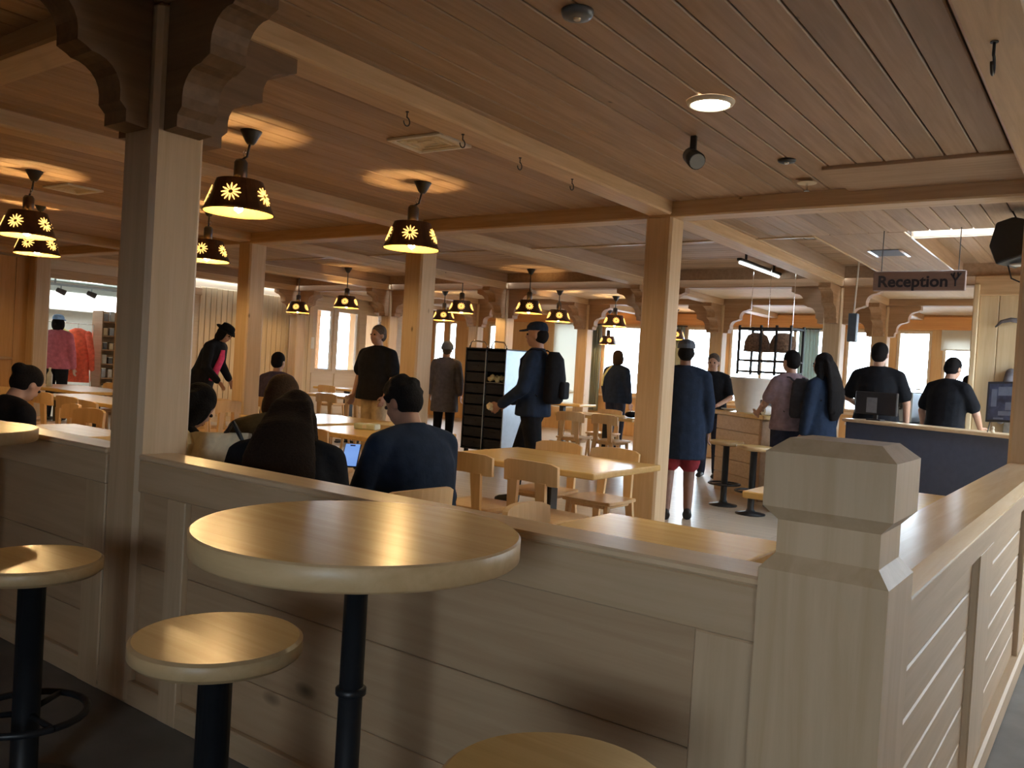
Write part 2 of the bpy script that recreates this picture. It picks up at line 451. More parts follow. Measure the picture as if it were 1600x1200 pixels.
lab = ['far bracketed post behind the wall with the coat', 'far bracketed post beside the man in the black shirt behind the counter', 'far bracketed post beside the iron hanging rack', 'far bracketed post right of the vertical blinds', 'far bracketed post left of the vertical blinds', 'far bracketed post at the left wall']
for k, x in enumerate(XS): post(x, YD, lab[k], '+x -x +y -y')

# ------------------------------------------------------------------ outer walls with openings
def wall_pieces(bm, u0, u1, zt, ops, put):
    """ops: list of (a, b, z0, z1); put(bm, ua, ub, za, zb) adds a box."""
    ops = sorted(ops); u = u0
    for a, b, z0, z1 in ops:
        if a > u: put(bm, u, a, 0, zt)
        if z0 > 0: put(bm, a, b, 0, z0)
        if z1 < zt: put(bm, a, b, z1, zt)
        u = b
    if u < u1: put(bm, u, u1, 0, zt)
WIN = []
def window(u0, u1, z0, z1, at, axis, label, mull=1, frame=.05, sash=None, cross=False):
    """axis 'x': window lies along x at y=at; axis 'y': along y at x=at."""
    n = len(WIN) + 1
    def bb(bm, a, b, za, zb, d0=-.04, d1=.04, bev=.006):
        if axis == 'x': box(bm, a, b, at + d0, at + d1, za, zb, bev)
        else: box(bm, at + d0, at + d1, a, b, za, zb, bev)
    bm = bmesh.new()
    bb(bm, u0, u0 + frame, z0, z1); bb(bm, u1 - frame, u1, z0, z1); bb(bm, u0 + frame, u1 - frame, z0, z0 + frame); bb(bm, u0 + frame, u1 - frame, z1 - frame, z1)
    o = obj('window_%d' % n, bm, sash or m_pale)
    tag(o, label, 'window', kind='structure')
    for i in range(1, mull):
        u = u0 + (u1 - u0) * i / mull
        bm = bmesh.new(); bb(bm, u - frame / 2, u + frame / 2, z0 + frame, z1 - frame, -.035, .035); obj('mullion', bm, sash or m_pale, o)
    if cross:
        bm = bmesh.new(); bb(bm, u0 + frame, u1 - frame, (z0 + z1) / 2 - .015, (z0 + z1) / 2 + .015, -.03, .03); obj('crossbar', bm, sash or m_pale, o)
    for i in range(mull):
        a = u0 + (u1 - u0) * i / mull + frame / 2; b = u0 + (u1 - u0) * (i + 1) / mull - frame / 2
        bm = bmesh.new(); bb(bm, a, b, z0 + frame / 2, z1 - frame / 2, -.004, .004, 0); obj('pane', bm, m_glass, o)
    # daylight comes in here: a portal that only guides sampling of the sky
    ld = bpy.data.lights.new('portal', 'AREA'); ld.shape = 'RECTANGLE'; ld.size = u1 - u0; ld.size_y = z1 - z0
    ld.cycles.is_portal = True
    lo = bpy.data.objects.new('portal', ld); COL.objects.link(lo)
    if axis == 'x':
        s = 1 if at > 0 else -1
        lo.location = ((u0 + u1) / 2, at + .07 * s, (z0 + z1) / 2); lo.rotation_euler = (-s * PI / 2, 0, 0)
    else:
        s = 1 if at > 0 else -1
        lo.location = (at + .07 * s, (u0 + u1) / 2, (z0 + z1) / 2); lo.rotation_euler = (PI / 2, 0, s * PI / 2)
    WIN.append(o)
    return o
bw = [(-14.58, -14.20, .9, 2.44), (-14.08, -13.80, .9, 2.44), (-12.78, -12.25, .9, 2.40), (-10.78, -10.0, .5, 2.44), (-9.52, -8.55, .9, 2.42), (-7.52, -6.82, .9, 2.42),
      (-6.55, -4.58, .9, 2.44), (-4.27, -3.62, .9, 2.44), (-3.38, -2.80, .9, 2.44), (-2.62, -2.08, .9, 2.30), (-1.0, .6, .9, 2.44), (1.4, 3.4, .9, 2.44)]
bl_ = ['narrow bright window at the far left end of the window wall', 'second narrow bright window in the far left corner', 'narrow window behind the tray trolley', 'tall window behind the vertical blinds', 'bright window behind the brown-haired person in the striped jacket', 'bright window behind the middle post', 'wide bright window behind the iron rack', 'bright window between the two bracketed posts at the right', 'large bright window behind the men at reception', 'window with a half-lowered grey shade', 'window hidden behind the coat wall', 'window at the far right beyond the coat wall']
bm = bmesh.new()
wall_pieces(bm, -15.5, XRIGHT, ZC + .1, bw, lambda b, a0, a1, z0, z1: box(b, a0, a1, YBACK, YBACK + .16, z0, z1))
struct('wall_back', bm, m_warmz, 'warm pine wall of windows at the far end of the room', 'wall')
for o_, l_ in zip(bw, bl_): window(*o_, YBACK + .05, 'x', l_, mull=3 if o_[1] - o_[0] > 1.5 else 1)
struct('trim_1', B(-15.5, XRIGHT, YBACK - .05, YBACK, 2.46, 2.70, .01), m_orange, 'orange stained board above the far windows', 'trim')
struct('trim_2', B(-15.5, XRIGHT, YBACK - .07, YBACK, .84, .89, .01), m_pale, 'pale sill board under the far windows', 'trim')

lw = [(6.45, 9.0, 0, 2.34), (11.87, 12.38, 1.04, 2.38), (12.47, 13.12, 1.04, 2.38), (13.30, 13.82, 1.04, 2.38)]
bm = bmesh.new()
wall_pieces(bm, YFRONT, 14.6, ZC + .1, lw, lambda b, a0, a1, z0, z1: box(b, XLEFT - .12, XLEFT, a0, a1, z0, z1))
wl = struct('wall_left', bm, m_pale, 'left wall with the shop opening and a glazed partition', 'wall')
for (a, b, z0, z1), l_ in zip(lw[1:], ['left pane of the glazed partition beside the pine wall', 'middle pane of the glazed partition', 'right pane of the glazed partition behind the man in black']):
    window(a, b, z0, z1, XLEFT - .05, 'y', l_)
struct('wall_jog', bm=B(-15.5, XLEFT, 14.5, 14.6, 0, ZC + .1), mat=m_warmz, label='return of the left wall beyond the glazed partition', cat='wall')
struct('wall_corner', bm=B(-15.6, -15.5, 14.5, YBACK + .1, 0, ZC + .1), mat=m_warmz, label='side wall at the far left window corner', cat='wall')
# upright boards between shop opening and partition; horizontal boards over the partition; panelled wall before the opening
w = .105
first = None
for i in range(23):
    y = 9.16 + i * .117
    if y > 11.75: break
    if first is None: first = obj('board', B(0, .018, -w / 2, w / 2, .1, 2.5, .004), m_palez, wl, (XLEFT, y, 0)); o = first
    else: o = first.copy(); COL.objects.link(o); o.location.y = y
first = None
for i in range(3):
    z = 2.41 + i * .108
    q = obj('over_board', B(XLEFT, XLEFT + .015, 11.8, 14.5, z, z + .1, .004), m_pale, wl)
for a, b in ((11.8, 12.42), (12.44, 13.2), (13.22, 13.9)):
    obj('lower_panel', B(XLEFT, XLEFT + .02, a, b, .12, 1.0, .008), m_pale, wl)
first = None
for i in range(26):
    y = -.2 + i * .25
    if first is None: first = obj('wall_board', B(0, .015, -.122, .122, .1, 2.6, .004), m_warmz, wl, (XLEFT, y, 0)); o = first
    else: o = first.copy(); COL.objects.link(o); o.location.y = y
obj('shelf_rail', B(XLEFT, XLEFT + .09, 4.6, 5.9, 1.02, 1.06, .006), m_pine['y'], wl)
struct('trim_3', B(XLEFT - .02, XLEFT + .03, 6.3, 9.14, 2.34, 2.48, .008), m_pine['y'], 'pine header board over the shop opening', 'trim')
struct('ceiling', B(-20.0, XLEFT - .12, 10.46, 16.4, 2.5, 2.58), m_brack['x'], 'low brown ceiling of the porch behind the glazed partition', 'ceiling')
struct('wall_porch', B(-16.6, -16.5, 13.6, 14.35, 0, 2.5), m_brack['y'], 'brown wooden wall seen through the left pane of the partition', 'wall')
struct('wall_porch.001', B(-18.6, -18.5, 14.7, 15.0, 0, 2.5), m_brack['y'], 'dark upright seen through the middle pane of the partition', 'wall')
struct('wall_porch.002', B(-20.0, -19.9, 12.0, 22.0, 0, 1.0), plain('blue_grey_parapet', (.25, .40, .55), .7), 'blue grey parapet seen low through the partition', 'wall')
# a light switch plate on the partition frame
t = thing('light_switch', 'white switch plate on the partition frame by the upright boards', 'switch', (XLEFT + .01, 11.8, 1.62))
obj('plate', B(0, .012, -.045, .045, -.12, .12, .004), m_white, t); obj('rocker', B(.012, .018, -.02, .02, -.05, .05, .003), m_white, t)

# right and near walls (out of frame; they keep the room closed)
rw = [(8.2, 9.6, .9, 2.2)]
bm = bmesh.new()
wall_pieces(bm, YFRONT, YBACK, ZC + .1, rw, lambda b, a0, a1, z0, z1: box(b, XRIGHT, XRIGHT + .12, a0, a1, z0, z1))
struct('wall_right', bm, m_warmz, 'right wall of the building with one wide window', 'wall')
for o_, l_ in zip(rw, ['window in the right wall beside reception']): window(*o_, XRIGHT + .05, 'y', l_, mull=3)
fill_win = [(.3, 1.6, .95, 2.15)]  # unseen window, added behind the viewer to brighten the near side
bm = bmesh.new()
wall_pieces(bm, XLEFT - .1, XRIGHT + .1, ZC + .1, fill_win, lambda b, a0, a1, z0, z1: box(b, a0, a1, YFRONT - .12, YFRONT, z0, z1))
struct('wall_front', bm, m_warmz, 'near wall of the building, behind the viewer', 'wall')
for o_, l_ in zip(fill_win, ['unseen window added in the near wall for fill light']): window(*o_, YFRONT - .05, 'x', l_, mull=2)
struct('terrace.003', B(-60, 60, -90, YFRONT - .3, -.6, -.15), m_snow, 'bright ground outside the near wall', 'ground')


# ------------------------------------------------------------------ coat wall behind reception
wc = struct('wall_reception', B(-1.40, 1.4, 11.05, 11.1, 0, ZC), m_palez, 'light pine wall with a coat behind the reception counter', 'wall')
first = None
for i in range(14):
    x = -1.30 + i * .2
    if first is None: first = obj('board', B(-.096, .096, -.018, 0, 0, 2.55, .004), m_palez, wc, (x, 11.05, 0)); o = first
    else: o = first.copy(); COL.objects.link(o); o.location.x = x
obj('corner_post', B(-1.46, -1.40, 10.98, 11.12, 0, ZB, .01), m_palez, wc)
obj('head_board', B(-1.46, 1.4, 11.0, 11.05, 2.5, ZC, .01), m_pine['x'], wc)

# ------------------------------------------------------------------ low walls
YF = 1.728; ZT = .945
m_panel = wood('knotty_panel_pine', (0.54, 0.38, 0.23), (0.46, 0.31, 0.18), 'x', .5, knots=1.0, var=.05)
pf = tag(thing('partition_wall', 'low pine wall behind the bar tables with a flat capped top', 'low wall', (0, 0, 0)), kind='structure')
obj('core', B(-9.0, -.56, YF + .045, YF + .09, 0, ZT - .02), m_ceil_dark, pf)
for a, b in ((-2.95, -.56), (-9.0, -3.18)):
    obj('rail_cap', B(a, b, YF - .004, YF + .14, ZT - .022, ZT, .006), m_cap, pf)
    obj('top_rail', B(a, b, YF, YF + .135, .805, ZT - .022, .004), m_post['x'], pf)
    for z0, z1 in ((.012, .262), (.264, .528), (.530, .802)):
        obj('board', B(a, b, YF + .028, YF + .05, z0, z1, .0025), m_panel, pf)
    obj('back_panel', B(a, b, YF + .09, YF + .105, 0, .805), m_post['x'], pf)
for a, b in ((-.725, -.56), (-2.755, -2.645), (-5.0, -4.85), (-3.33, -3.18)):
    obj('stile', B(a, b, YF + .002, YF + .03, 0, .805, .004), m_post['z'], pf)
obj('foot_rail', B(-9.0, -.56, YF + .004, YF + .03, 0, .09, .004), m_post['x'], pf)

pr = tag(thing('partition_wall', 'low pine wall running away from the corner post on the right', 'low wall'), kind='structure')
X0, X1 = -.545, -.335
obj('core', B(-.46, -.42, 1.84, YB, 0, ZT - .02), m_ceil_dark, pr)
bm = bmesh.new()
prism(bm, [(X0, ZT - .03), (X1 + .005, ZT - .03), (X1 + .005, ZT - .022), (X1 - .03, ZT), (X0 + .004, ZT)], 1.85, YB, 'y')
obj('rail_cap', bm, m_capy, pr)
obj('top_rail', B(X0 + .01, X1, 1.85, YB, .835, ZT - .03, .004), m_post['y'], pr)
for (a, b) in ((1.85, 3.10), (3.45, 4.75), (5.05, YB)):
    for i in range(6):
        z = .10 + i * .1235
        obj('board', B(X1 - .05, X1 - .026, a, b, z + .002, z + .121, .004), m_post['y'], pr)
for (a, b) in ((3.10, 3.45), (4.75, 5.05)):
    obj('stile', B(X1 - .05, X1 - .004, a, b, .09, .835, .005), m_post['z'], pr)
obj('base_board', B(X1 - .05, X1 + .012, 1.85, YB, 0, .10, .01), m_post['y'], pr)
obj('back_panel', B(X0 + .03, X0 + .045, 1.85, YB, 0, .835), m_post['y'], pr)

# corner post with chamfered cap
nx0, nx1, ny0, ny1 = -.555, -.317, 1.62, 1.838
nw = tag(thing('newel_post', 'square corner post with a chamfered block cap where the low walls meet', 'corner post', (0, 0, 0)), kind='structure')
def frus(bm, i0, z0, i1, z1):
    a = [bm.verts.new((x, y, z0)) for x, y in ((nx0 + i0, ny0 + i0), (nx1 - i0, ny0 + i0), (nx1 - i0, ny1 - i0), (nx0 + i0, ny1 - i0))]
    b = [bm.verts.new((x, y, z1)) for x, y in ((nx0 + i1, ny0 + i1), (nx1 - i1, ny0 + i1), (nx1 - i1, ny1 - i1), (nx0 + i1, ny1 - i1))]
    for i in range(4): bm.faces.new((a[i], a[(i + 1) % 4], b[(i + 1) % 4], b[i]))
    return a, b
def stackf(name, prof, mat):
    bm = bmesh.new(); rings = []
    for i, z in prof:
        rings.append([bm.verts.new((x, y, z)) for x, y in ((nx0 + i, ny0 + i), (nx1 - i, ny0 + i), (nx1 - i, ny1 - i), (nx0 + i, ny1 - i))])
    for a, b in zip(rings, rings[1:]):
        for i in range(4): bm.faces.new((a[i], a[(i + 1) % 4], b[(i + 1) % 4], b[i]))
    bm.faces.new(rings[0][::-1]); bm.faces.new(rings[-1])
    obj(name, bm, mat, nw)
stackf('shaft', [(0, 0), (0, .99), (.024, 1.02), (.024, 1.09)], m_post['z'])
stackf('cap_block', [(.024, 1.085), (0.0, 1.112), (0, 1.218), (.034, 1.246)], m_post['z'])

# ------------------------------------------------------------------ outside, seen as glare through the windows
struct('terrace', B(-60, 60, YBACK + .2, 90, -.6, -.15), m_snow, 'bright terrace ground outside the windows', 'ground')
struct('terrace.001', B(-60, XLEFT - 4.4, -30, YBACK + .2, -.6, -.15), m_snow, 'bright ground outside the left wall', 'ground')
struct('terrace.002', B(XRIGHT + .2, 60, -30, YBACK + .2, -.6, -.15), m_snow, 'bright ground outside the right wall', 'ground')

# ------------------------------------------------------------------ pendant lamps
_bm = {}
def bulb_mat(w):
    if w not in _bm: _bm[w] = emit('lamp_bulb', (1.0, .64, .26), w / .0355)
    return _bm[w]
def make_lamp(label, x, y, zc, zbot, off=(0, 0), watt=LAMP_W, dia=.43, rod=None, tilt=0.0, glow=True):
    """Canopy on the ceiling, short rod and chain, black socket, copper shade with cut-out flowers."""
    t = thing('pendant_lamp', label, 'lamp', (x, y, zc))
    ox, oy = off
    h = zc - zbot
    R = dia / 2; sh = .20 * dia / .43
    bm = bmesh.new(); lathe(bm, [(.02, -.085), (.032, -.07), (.062, -.012), (.068, 0)], 16); obj('canopy', bm, m_black, t, smooth=True)
    zs = -h + sh            # top of shade
    bm = bmesh.new(); tube(bm, [(0, 0, -.06), (ox * .35, oy * .35, -.16), (ox, oy, zs + .13)] if h < .8 else [(0, 0, -.06), (ox, oy, zs + .12)], .008, 8); obj('rod', bm, m_black, t, smooth=True)
    bm = bmesh.new()
    for i in range(4): 
        a = i * PI / 2
        bmesh.ops.create_circle  # chain link ring below
    pts = [(ox + .03 + .014 * math.cos(a), oy, zs + .17 + .02 * math.sin(a)) for a in [i * PI / 5 for i in range(11)]]
    tube(bm, pts, .004, 6); obj('chain_link', bm, m_chrome, t, smooth=True)
    bm = bmesh.new(); lathe(bm, [(.030, zs - .02), (.042, zs), (.042, zs + .115), (.030, zs + .135)], 16, ox, oy); obj('socket', bm, m_black, t, smooth=True)
    sd = bpy.data.objects.new('shade', None); 
    rt_ = R * .66
    bm = bmesh.new()
    n = 32
    prof_o = [(rt_, zs), (R, -h)]; th = .006
    lathe(bm, [(rt_, zs), (R * .98, -h + .012), (R + .008, -h)], n, ox, oy, cap=False, mi=0)
    lathe(bm, [(rt_ - th, zs), (R * .98 - th, -h + .012), (R + .002 - th, -h)], n, ox, oy, cap=False, mi=1)
    # join rims
    lathe(bm, [(rt_ - th, zs), (rt_, zs)], n, ox, oy, cap=False); lathe(bm, [(R + .002 - th, -h), (R + .008, -h)], n, ox, oy, cap=False)
    # three spokes carry the shade
    for i in range(3):
        a = i * 2 * PI / 3
        tube(bm, [(ox + .03 * math.cos(a), oy + .03 * math.sin(a), zs - .004), (ox + rt_ * .99 * math.cos(a), oy + rt_ * .99 * math.sin(a), zs - .004)], .006, 5)
    sh_o = obj('shade', bm, [m_shade, m_shadein], t)
    # flowers: thin lit petals set in the shade wall
    slope = math.atan2(R - rt_, sh)
    for k in range(5):
        a = k * 2 * PI / 5 + .35
        bm = bmesh.new()
        rm = (R + rt_) / 2 + .002
        c = Vector((ox + rm * math.cos(a), oy + rm * math.sin(a), zs - sh / 2))
        tu = Vector((-math.sin(a), math.cos(a), 0)); nn = Vector((math.cos(a) * math.cos(slope), math.sin(a) * math.cos(slope), math.sin(slope))); tv = nn.cross(tu)
        for j in range(12):
            b = j * PI / 6; r0, r1 = .014, .060 * dia / .43
            for s0, s1, w0, w1 in ((r0, r1 * .6, .002, .0052), (r1 * .6, r1, .0052, .002)):
                vs = []
                for (rr, ww) in ((s0, w0), (s0, -w0), (s1, -w1), (s1, w1)):
                    p2 = (tu * (rr * math.cos(b) - ww * math.sin(b)) + tv * (rr * math.sin(b) + ww * math.cos(b)))
                    # follow the round wall
                    du = p2.dot(tu); bend = -(du * du) / (2 * rm)
                    vs.append(c + p2 + nn * (bend + .0045))
                top = [bm.verts.new(v) for v in vs]; bot = [bm.verts.new(v - nn * .004) for v in vs]
                bm.faces.new(top); bm.faces.new(bot[::-1])
                for i in range(4): bm.faces.new((top[i], bot[i], bot[(i + 1) % 4], top[(i + 1) % 4]))
        obj('flower_cutout', bm, m_glow, sh_o)
    bm = bmesh.new(); ball(bm, (ox, oy, -h + .03), .030, 1); obj('bulb', bm, bulb_mat(watt), t)
    return t
LG = None
make_lamp('hanging flower-cut lamp just right of the bracketed post', -4.50, 3.27, ZC, 2.215, (-.045, -.03))
make_lamp('hanging flower-cut lamp in front of the post right of the man in black', -4.44, 4.80, ZC, 2.215, (-.05, -.035))
make_lamp('hanging flower-cut lamp at the far left, upper of two that overlap', -7.32, 3.25, ZC, 2.19, (-.03, -.02), watt=LAMP_W * 1.6)
make_lamp('hanging flower-cut lamp at the far left, lower of two that overlap', -8.95, 4.05, ZC, 2.21, (-.03, 0), watt=LAMP_W * 1.8)
make_lamp('hanging flower-cut lamp mostly hidden by the bracketed post', -7.28, 4.86, ZC, 2.21, watt=LAMP_W * 1.6)
make_lamp('hanging lamp beyond the left picture edge near the orange panelled wall', -12.2, 3.8, ZC, 2.21, watt=LAMP_W * 1.8)
make_lamp('hanging lamp before the bracketed post left of the glazed partition', -12.55, 10.35, ZR, 2.14)
make_lamp('hanging lamp in front of the glazed partition', -10.78, 9.92, ZR, 2.20)
make_lamp('hanging lamp above the grey beanie woman with a glaring bulb', -8.8, 10.6, ZR, 2.19, watt=LAMP_W * 1.6)
make_lamp('hanging lamp above the head of the backpack man', -7.47, 10.62, ZR, 2.20)
make_lamp('hanging lamp beyond the backpack man, right beside another', -7.95, 12.2, ZC, 2.19)
make_lamp('hanging lamp left of the middle post before the curtained window', -7.40, 13.2, ZC, 2.19)
make_lamp('hanging lamp low at the narrow window, left of the trolley lamp', -10.55, 12.2, ZC, 2.17)
make_lamp('small low hanging lamp before the window of the striped-jacket person', -9.1, 16.0, ZC, 1.97, dia=.40)
make_lamp('low hanging lamp by the window behind the woman in the long navy coat', -7.45, 15.8, ZC, 2.12)

# downlights, detectors, vents, sprinkler, spot
def disc(name, label, cat, x, y, r, mat, rim, zc=ZC, h=.02):
    t = thing(name, label, cat, (x, y, zc))
    bm = bmesh.new(); lathe(bm, [(r * .82, -.004), (r * .86, -h), (r, -h * .6), (r * 1.04, 0)], 28, cap=False); obj('rim', bm, rim, t, smooth=True)
    bm = bmesh.new(); lathe(bm, [(r * .83, -h * .5), (r * .83, -h * .3)], 28); obj('lens', bm, mat, t)
    return t
d = disc('downlight', 'lit round downlight recessed in the brown ceiling', 'light', -1.745, 3.945, .115, m_down, m_white)
ld = bpy.data.lights.new('downlight_light', 'SPOT'); ld.energy = 60; ld.spot_size = 2.3; ld.spot_blend = .6; ld.color = (1, .82, .5); ld.shadow_soft_size = .08
lo = bpy.data.objects.new('downlight_light', ld); COL.objects.link(lo); lo.parent = d; lo.location = (0, 0, -.03)
def detector(label, x, y, r, mat, name='smoke_detector', h=.045):
    t = thing(name, label, 'detector', (x, y, ZC))
    bm = bmesh.new(); lathe(bm, [(r * .5, -h), (r * .9, -h * .8), (r, -h * .3), (r, 0)], 24); obj('housing', bm, mat, t, smooth=True)
    bm = bmesh.new(); lathe(bm, [(r * .22, -h - .006), (r * .26, -h)], 14); obj('sensor', bm, m_chrome, t)
detector('dark round detector at the top edge of the ceiling', -1.775, 2.73, .063, plain('detector_grey', (.10, .11, .12), .3), h=.03)
detector('flat dark disc on the ceiling near the long cross beam', -1.76, 5.17, .055, m_black, name='ceiling_disc', h=.018)
t = thing('sprinkler', 'small sprinkler head on the board before the cross beam', 'sprinkler', (-1.80, 5.72, ZC - .022))
bm = bmesh.new(); lathe(bm, [(.03, -.004), (.062, -.004), (.066, 0)], 20); obj('rosette', bm, m_cream, t)
bm = bmesh.new(); lathe(bm, [(.008, -.05), (.008, 0)], 10); lathe(bm, [(.02, -.056), (.02, -.05)], 14); obj('nozzle', bm, m_chrome, t)
# square air vent
t = thing('air_vent', 'white square ceiling air vent beside the beam', 'vent', (-3.60, 3.93, ZC), .05)
bm = bmesh.new()
for a in ((-.21, .21, -.165, -.135), (-.21, .21, .135, .165), (-.21, -.17, -.135, .135), (.17, .21, -.135, .135)): box(bm, *a, -.016, 0, .003)
obj('frame', bm, m_white, t)
for i in range(3):
    s = .125 - i * .04; bm = bmesh.new()
    for a in ((-s * 1.3, s * 1.3, -s, -s + .014), (-s * 1.3, s * 1.3, s - .014, s), (-s * 1.3, -s * 1.3 + .014, -s, s), (s * 1.3 - .014, s * 1.3, -s, s)): box(bm, *a, -.014 + i * .003, -.004)
    obj('louvre', bm, m_cream, t)
obj('duct', B(-.17, .17, -.135, .135, -.003, .0), m_cream, t)
t2 = copy_tree(t); t2.location = (-7.75, 3.78, ZC); t2['label'] = 'white square ceiling air vent right of the overlapping left lamps'
t2 = copy_tree(t); t2.location = (-6.5, 8.9, ZR); t2['label'] = 'white ceiling air vent in the raised panel above the trolley'
# dark hatch and unlit downlight on the reception side
t = thing('ceiling_hatch', 'dark square grille in the boarded strip above reception', 'vent', (-1.98, 9.05, ZC))
bm = bmesh.new(); box(bm, -.13, .13, -.2, .2, -.006, 0); obj('grille', bm, m_iron, t)
bm = bmesh.new(); box(bm, -.16, -.13, -.22, .22, -.016, 0); box(bm, .13, .16, -.22, .22, -.016, 0); obj('side_strip', bm, m_chrome, t)
disc('downlight', 'unlit round downlight with a chrome rim in the raised panel', 'light', -2.66, 8.75, .14, m_white, m_chrome, zc=ZR)
# spotlight
t = thing('spotlight', 'small black spotlight hanging from the ceiling before the beam', 'spotlight', (-2.06, 4.46, ZC))
bm = bmesh.new(); box(bm, -.018, .018, -.012, .012, -.10, 0, .004); obj('bracket', bm, m_black, t)
bm = bmesh.new(); tube(bm, [(-.03, .03, -.10), (.05, -.05, -.16)], [.045, .05], 16); obj('head', bm, m_black, t, smooth=True)
bm = bmesh.new(); tube(bm, [(.05, -.05, -.16), (.056, -.056, -.165)], [.043, .043], 16); obj('lens', bm, m_steel, t)
# slim tube light in the raised panel
t = thing('tube_light', 'slim tube light lying along the raised panel above the stool counter', 'light', (-3.75, 10.3, ZC + .04))
obj('housing', B(-.03, .03, -.72, .72, 0, .035, .006), m_iron, t)
bm = bmesh.new(); tube(bm, [(0, -.69, -.018), (0, .69, -.018)], .016, 10); obj('tube', bm, m_tube, t)
bm = bmesh.new()
for y in (-.5, .5): box(bm, -.012, .012, y - .012, y + .012, .035, ZR - ZC - .04)
obj('hanger', bm, m_iron, t)
# speaker on chains
t = thing('speaker', 'dark loudspeaker hung from chains beside the right post', 'speaker', (-.70, 7.2, 2.49), -.35)
bm = bmesh.new(); prism(bm, [(-.13, -.03), (-.09, .14), (.03, .17), (.16, .13), (.17, -.10), (-.07, -.17)], -.14, .14, 'y'); bmesh.ops.bevel(bm, geom=bm.edges[:], offset=.008, segments=1, affect='EDGES'); obj('cabinet', bm, m_iron, t)
bm = bmesh.new(); prism(bm, [(-.12, -.03), (-.085, .125), (.15, .12), (.155, -.09), (-.065, -.15)], -.146, -.138, 'y'); obj('grille', bm, m_black, t)
bm = bmesh.new(); tube(bm, [(0, 0, .16), (-.05, 0, .25), (-.05, .0, ZC - 2.49)], .006, 6); tube(bm, [(.08, 0, .15), (.03, 0, .25), (.02, 0, ZC - 2.49)], .005, 6); obj('chain', bm, m_iron, t)
bm = bmesh.new(); tube(bm, [(-.05, 0, -.16), (-.02, 0, -.26), (.06, 0, -.30), (.13, 0, -.24), (.15, 0, -.09)], .006, 6); obj('cable', bm, m_iron, t, smooth=True)
bm = bmesh.new(); box(bm, -.02, .16, -.05, .05, -.17, -.155, .004); obj('foot_bracket', bm, m_white, t)

# hanging board sign
t = thing('hanging_sign', 'brown wooden board with the word Reception hung from the ceiling', 'sign', (-1.46, 7.8, 2.29))
obj('board', B(-.36, .36, -.02, .02, -.085, .085, .006), wood('sign_board', (.36, .26, .24), (.28, .20, .19), 'x', .6), t)
m_sign = plain('sign_lettering', (.03, .03, .05), .6)
def text(body, size, loc, rot, mat, parent, name='lettering', ext=.003, align='CENTER'):
    cu = bpy.data.curves.new(name, 'FONT'); cu.body = body; cu.size = size; cu.extrude = ext; cu.offset = .0035; cu.align_x = align; cu.align_y = 'CENTER'; cu.resolution_u = 3
    o = bpy.data.objects.new(name, cu); COL.objects.link(o); cu.materials.append(mat); o.location = loc; o.rotation_euler = rot; o.parent = parent
    return o
lt = text('Reception', .135, (-.045, -.023, -.01), (PI / 2, 0, 0), m_sign, t)
bm = bmesh.new()
for pts in ([(.285, -.024, -.05), (.285, -.024, 0)], [(.285, -.024, 0), (.25, -.024, .055)], [(.285, -.024, 0), (.325, -.024, .06)], [(.268, -.024, .03), (.275, -.024, .065)], [(.306, -.024, .03), (.30, -.024, .066)]): tube(bm, pts, .007, 6)
obj('painted_emblem', bm, m_sign, t)
bm = bmesh.new()
for x in (-.3, .3): tube(bm, [(x, 0, .08), (x, 0, ZC - 2.29)], .004, 6)
obj('hanging_wire', bm, m_iron, t)

# ------------------------------------------------------------------ tables
def round_bar_table(label, x, y, r, z):
    t = thing('bar_table', label, 'table', (x, y, 0))
    bm = bmesh.new(); lathe(bm, [(r - .004, z - .05), (r, z - .046), (r, z - .004), (r - .004, z)], 72); 
    o = obj('tabletop', bm, [m_edge, m_table], t)
    for p in o.data.polygons:
        if p.normal.z > .9: p.material_index = 1
        elif abs(p.normal.z) < .5: p.use_smooth = True
    bm = bmesh.new(); lathe(bm, [(.165, 0), (.165, .012), (.06, .03), (.04, .06), (.034, .38), (.026, .44), (.025, z - .06), (.09, z - .055), (.09, z - .05)], 24); obj('pedestal', bm, m_black, t, smooth=True)
    bm = bmesh.new(); lathe(bm, [(.026, .628), (.033, .632), (.033, .644), (.026, .648)], 20, cap=False); obj('collar', bm, m_black, t, smooth=True)
    return t
round_bar_table('round varnished bar table with a black pole in front of the low wall', -1.30, 1.27, .345, .99)
round_bar_table('round bar table cut off by the left picture edge', -3.73, 1.345, .345, .99)
def bar_stool(label, x, y, r=.19, z=.70, ring=True, wide=.038, group=None):
    t = thing('bar_stool', label, 'stool', (x, y, 0), group=group)
    bm = bmesh.new(); lathe(bm, [(r - .012, z - .045), (r, z - .035), (r, z - .006), (r - .008, z)], 48)
    o = obj('seat', bm, [m_edge, m_table], t)
    for p in o.data.polygons:
        if p.normal.z > .9: p.material_index = 1
        elif abs(p.normal.z) < .5: p.use_smooth = True
    bm = bmesh.new(); lathe(bm, [(.15, 0), (.15, .012), (.05, .03), (wide, .06), (wide, z - .06), (.10, z - .052), (.10, z - .045)], 20); obj('post', bm, m_black, t, smooth=True)
    if ring:
        bm = bmesh.new()
        tube(bm, [(.165 * math.cos(i * PI / 12), .165 * math.sin(i * PI / 12), .235) for i in range(25)], .011, 8, cap=False)
        for a in (0, 2 * PI / 3, 4 * PI / 3): tube(bm, [(.03 * math.cos(a), .03 * math.sin(a), .235), (.16 * math.cos(a), .16 * math.sin(a), .235)], .009, 6)
        obj('foot_ring', bm, m_black, t, smooth=True)
    return t
bar_stool('round wooden stool under the bar table, half in its shadow', -1.635, 1.17)
bar_stool('round wooden stool at the left picture edge, below the cut-off bar table', -2.59, 1.20)
bar_stool('round stool whose seat just shows at the bottom picture edge', -.685, 1.13)

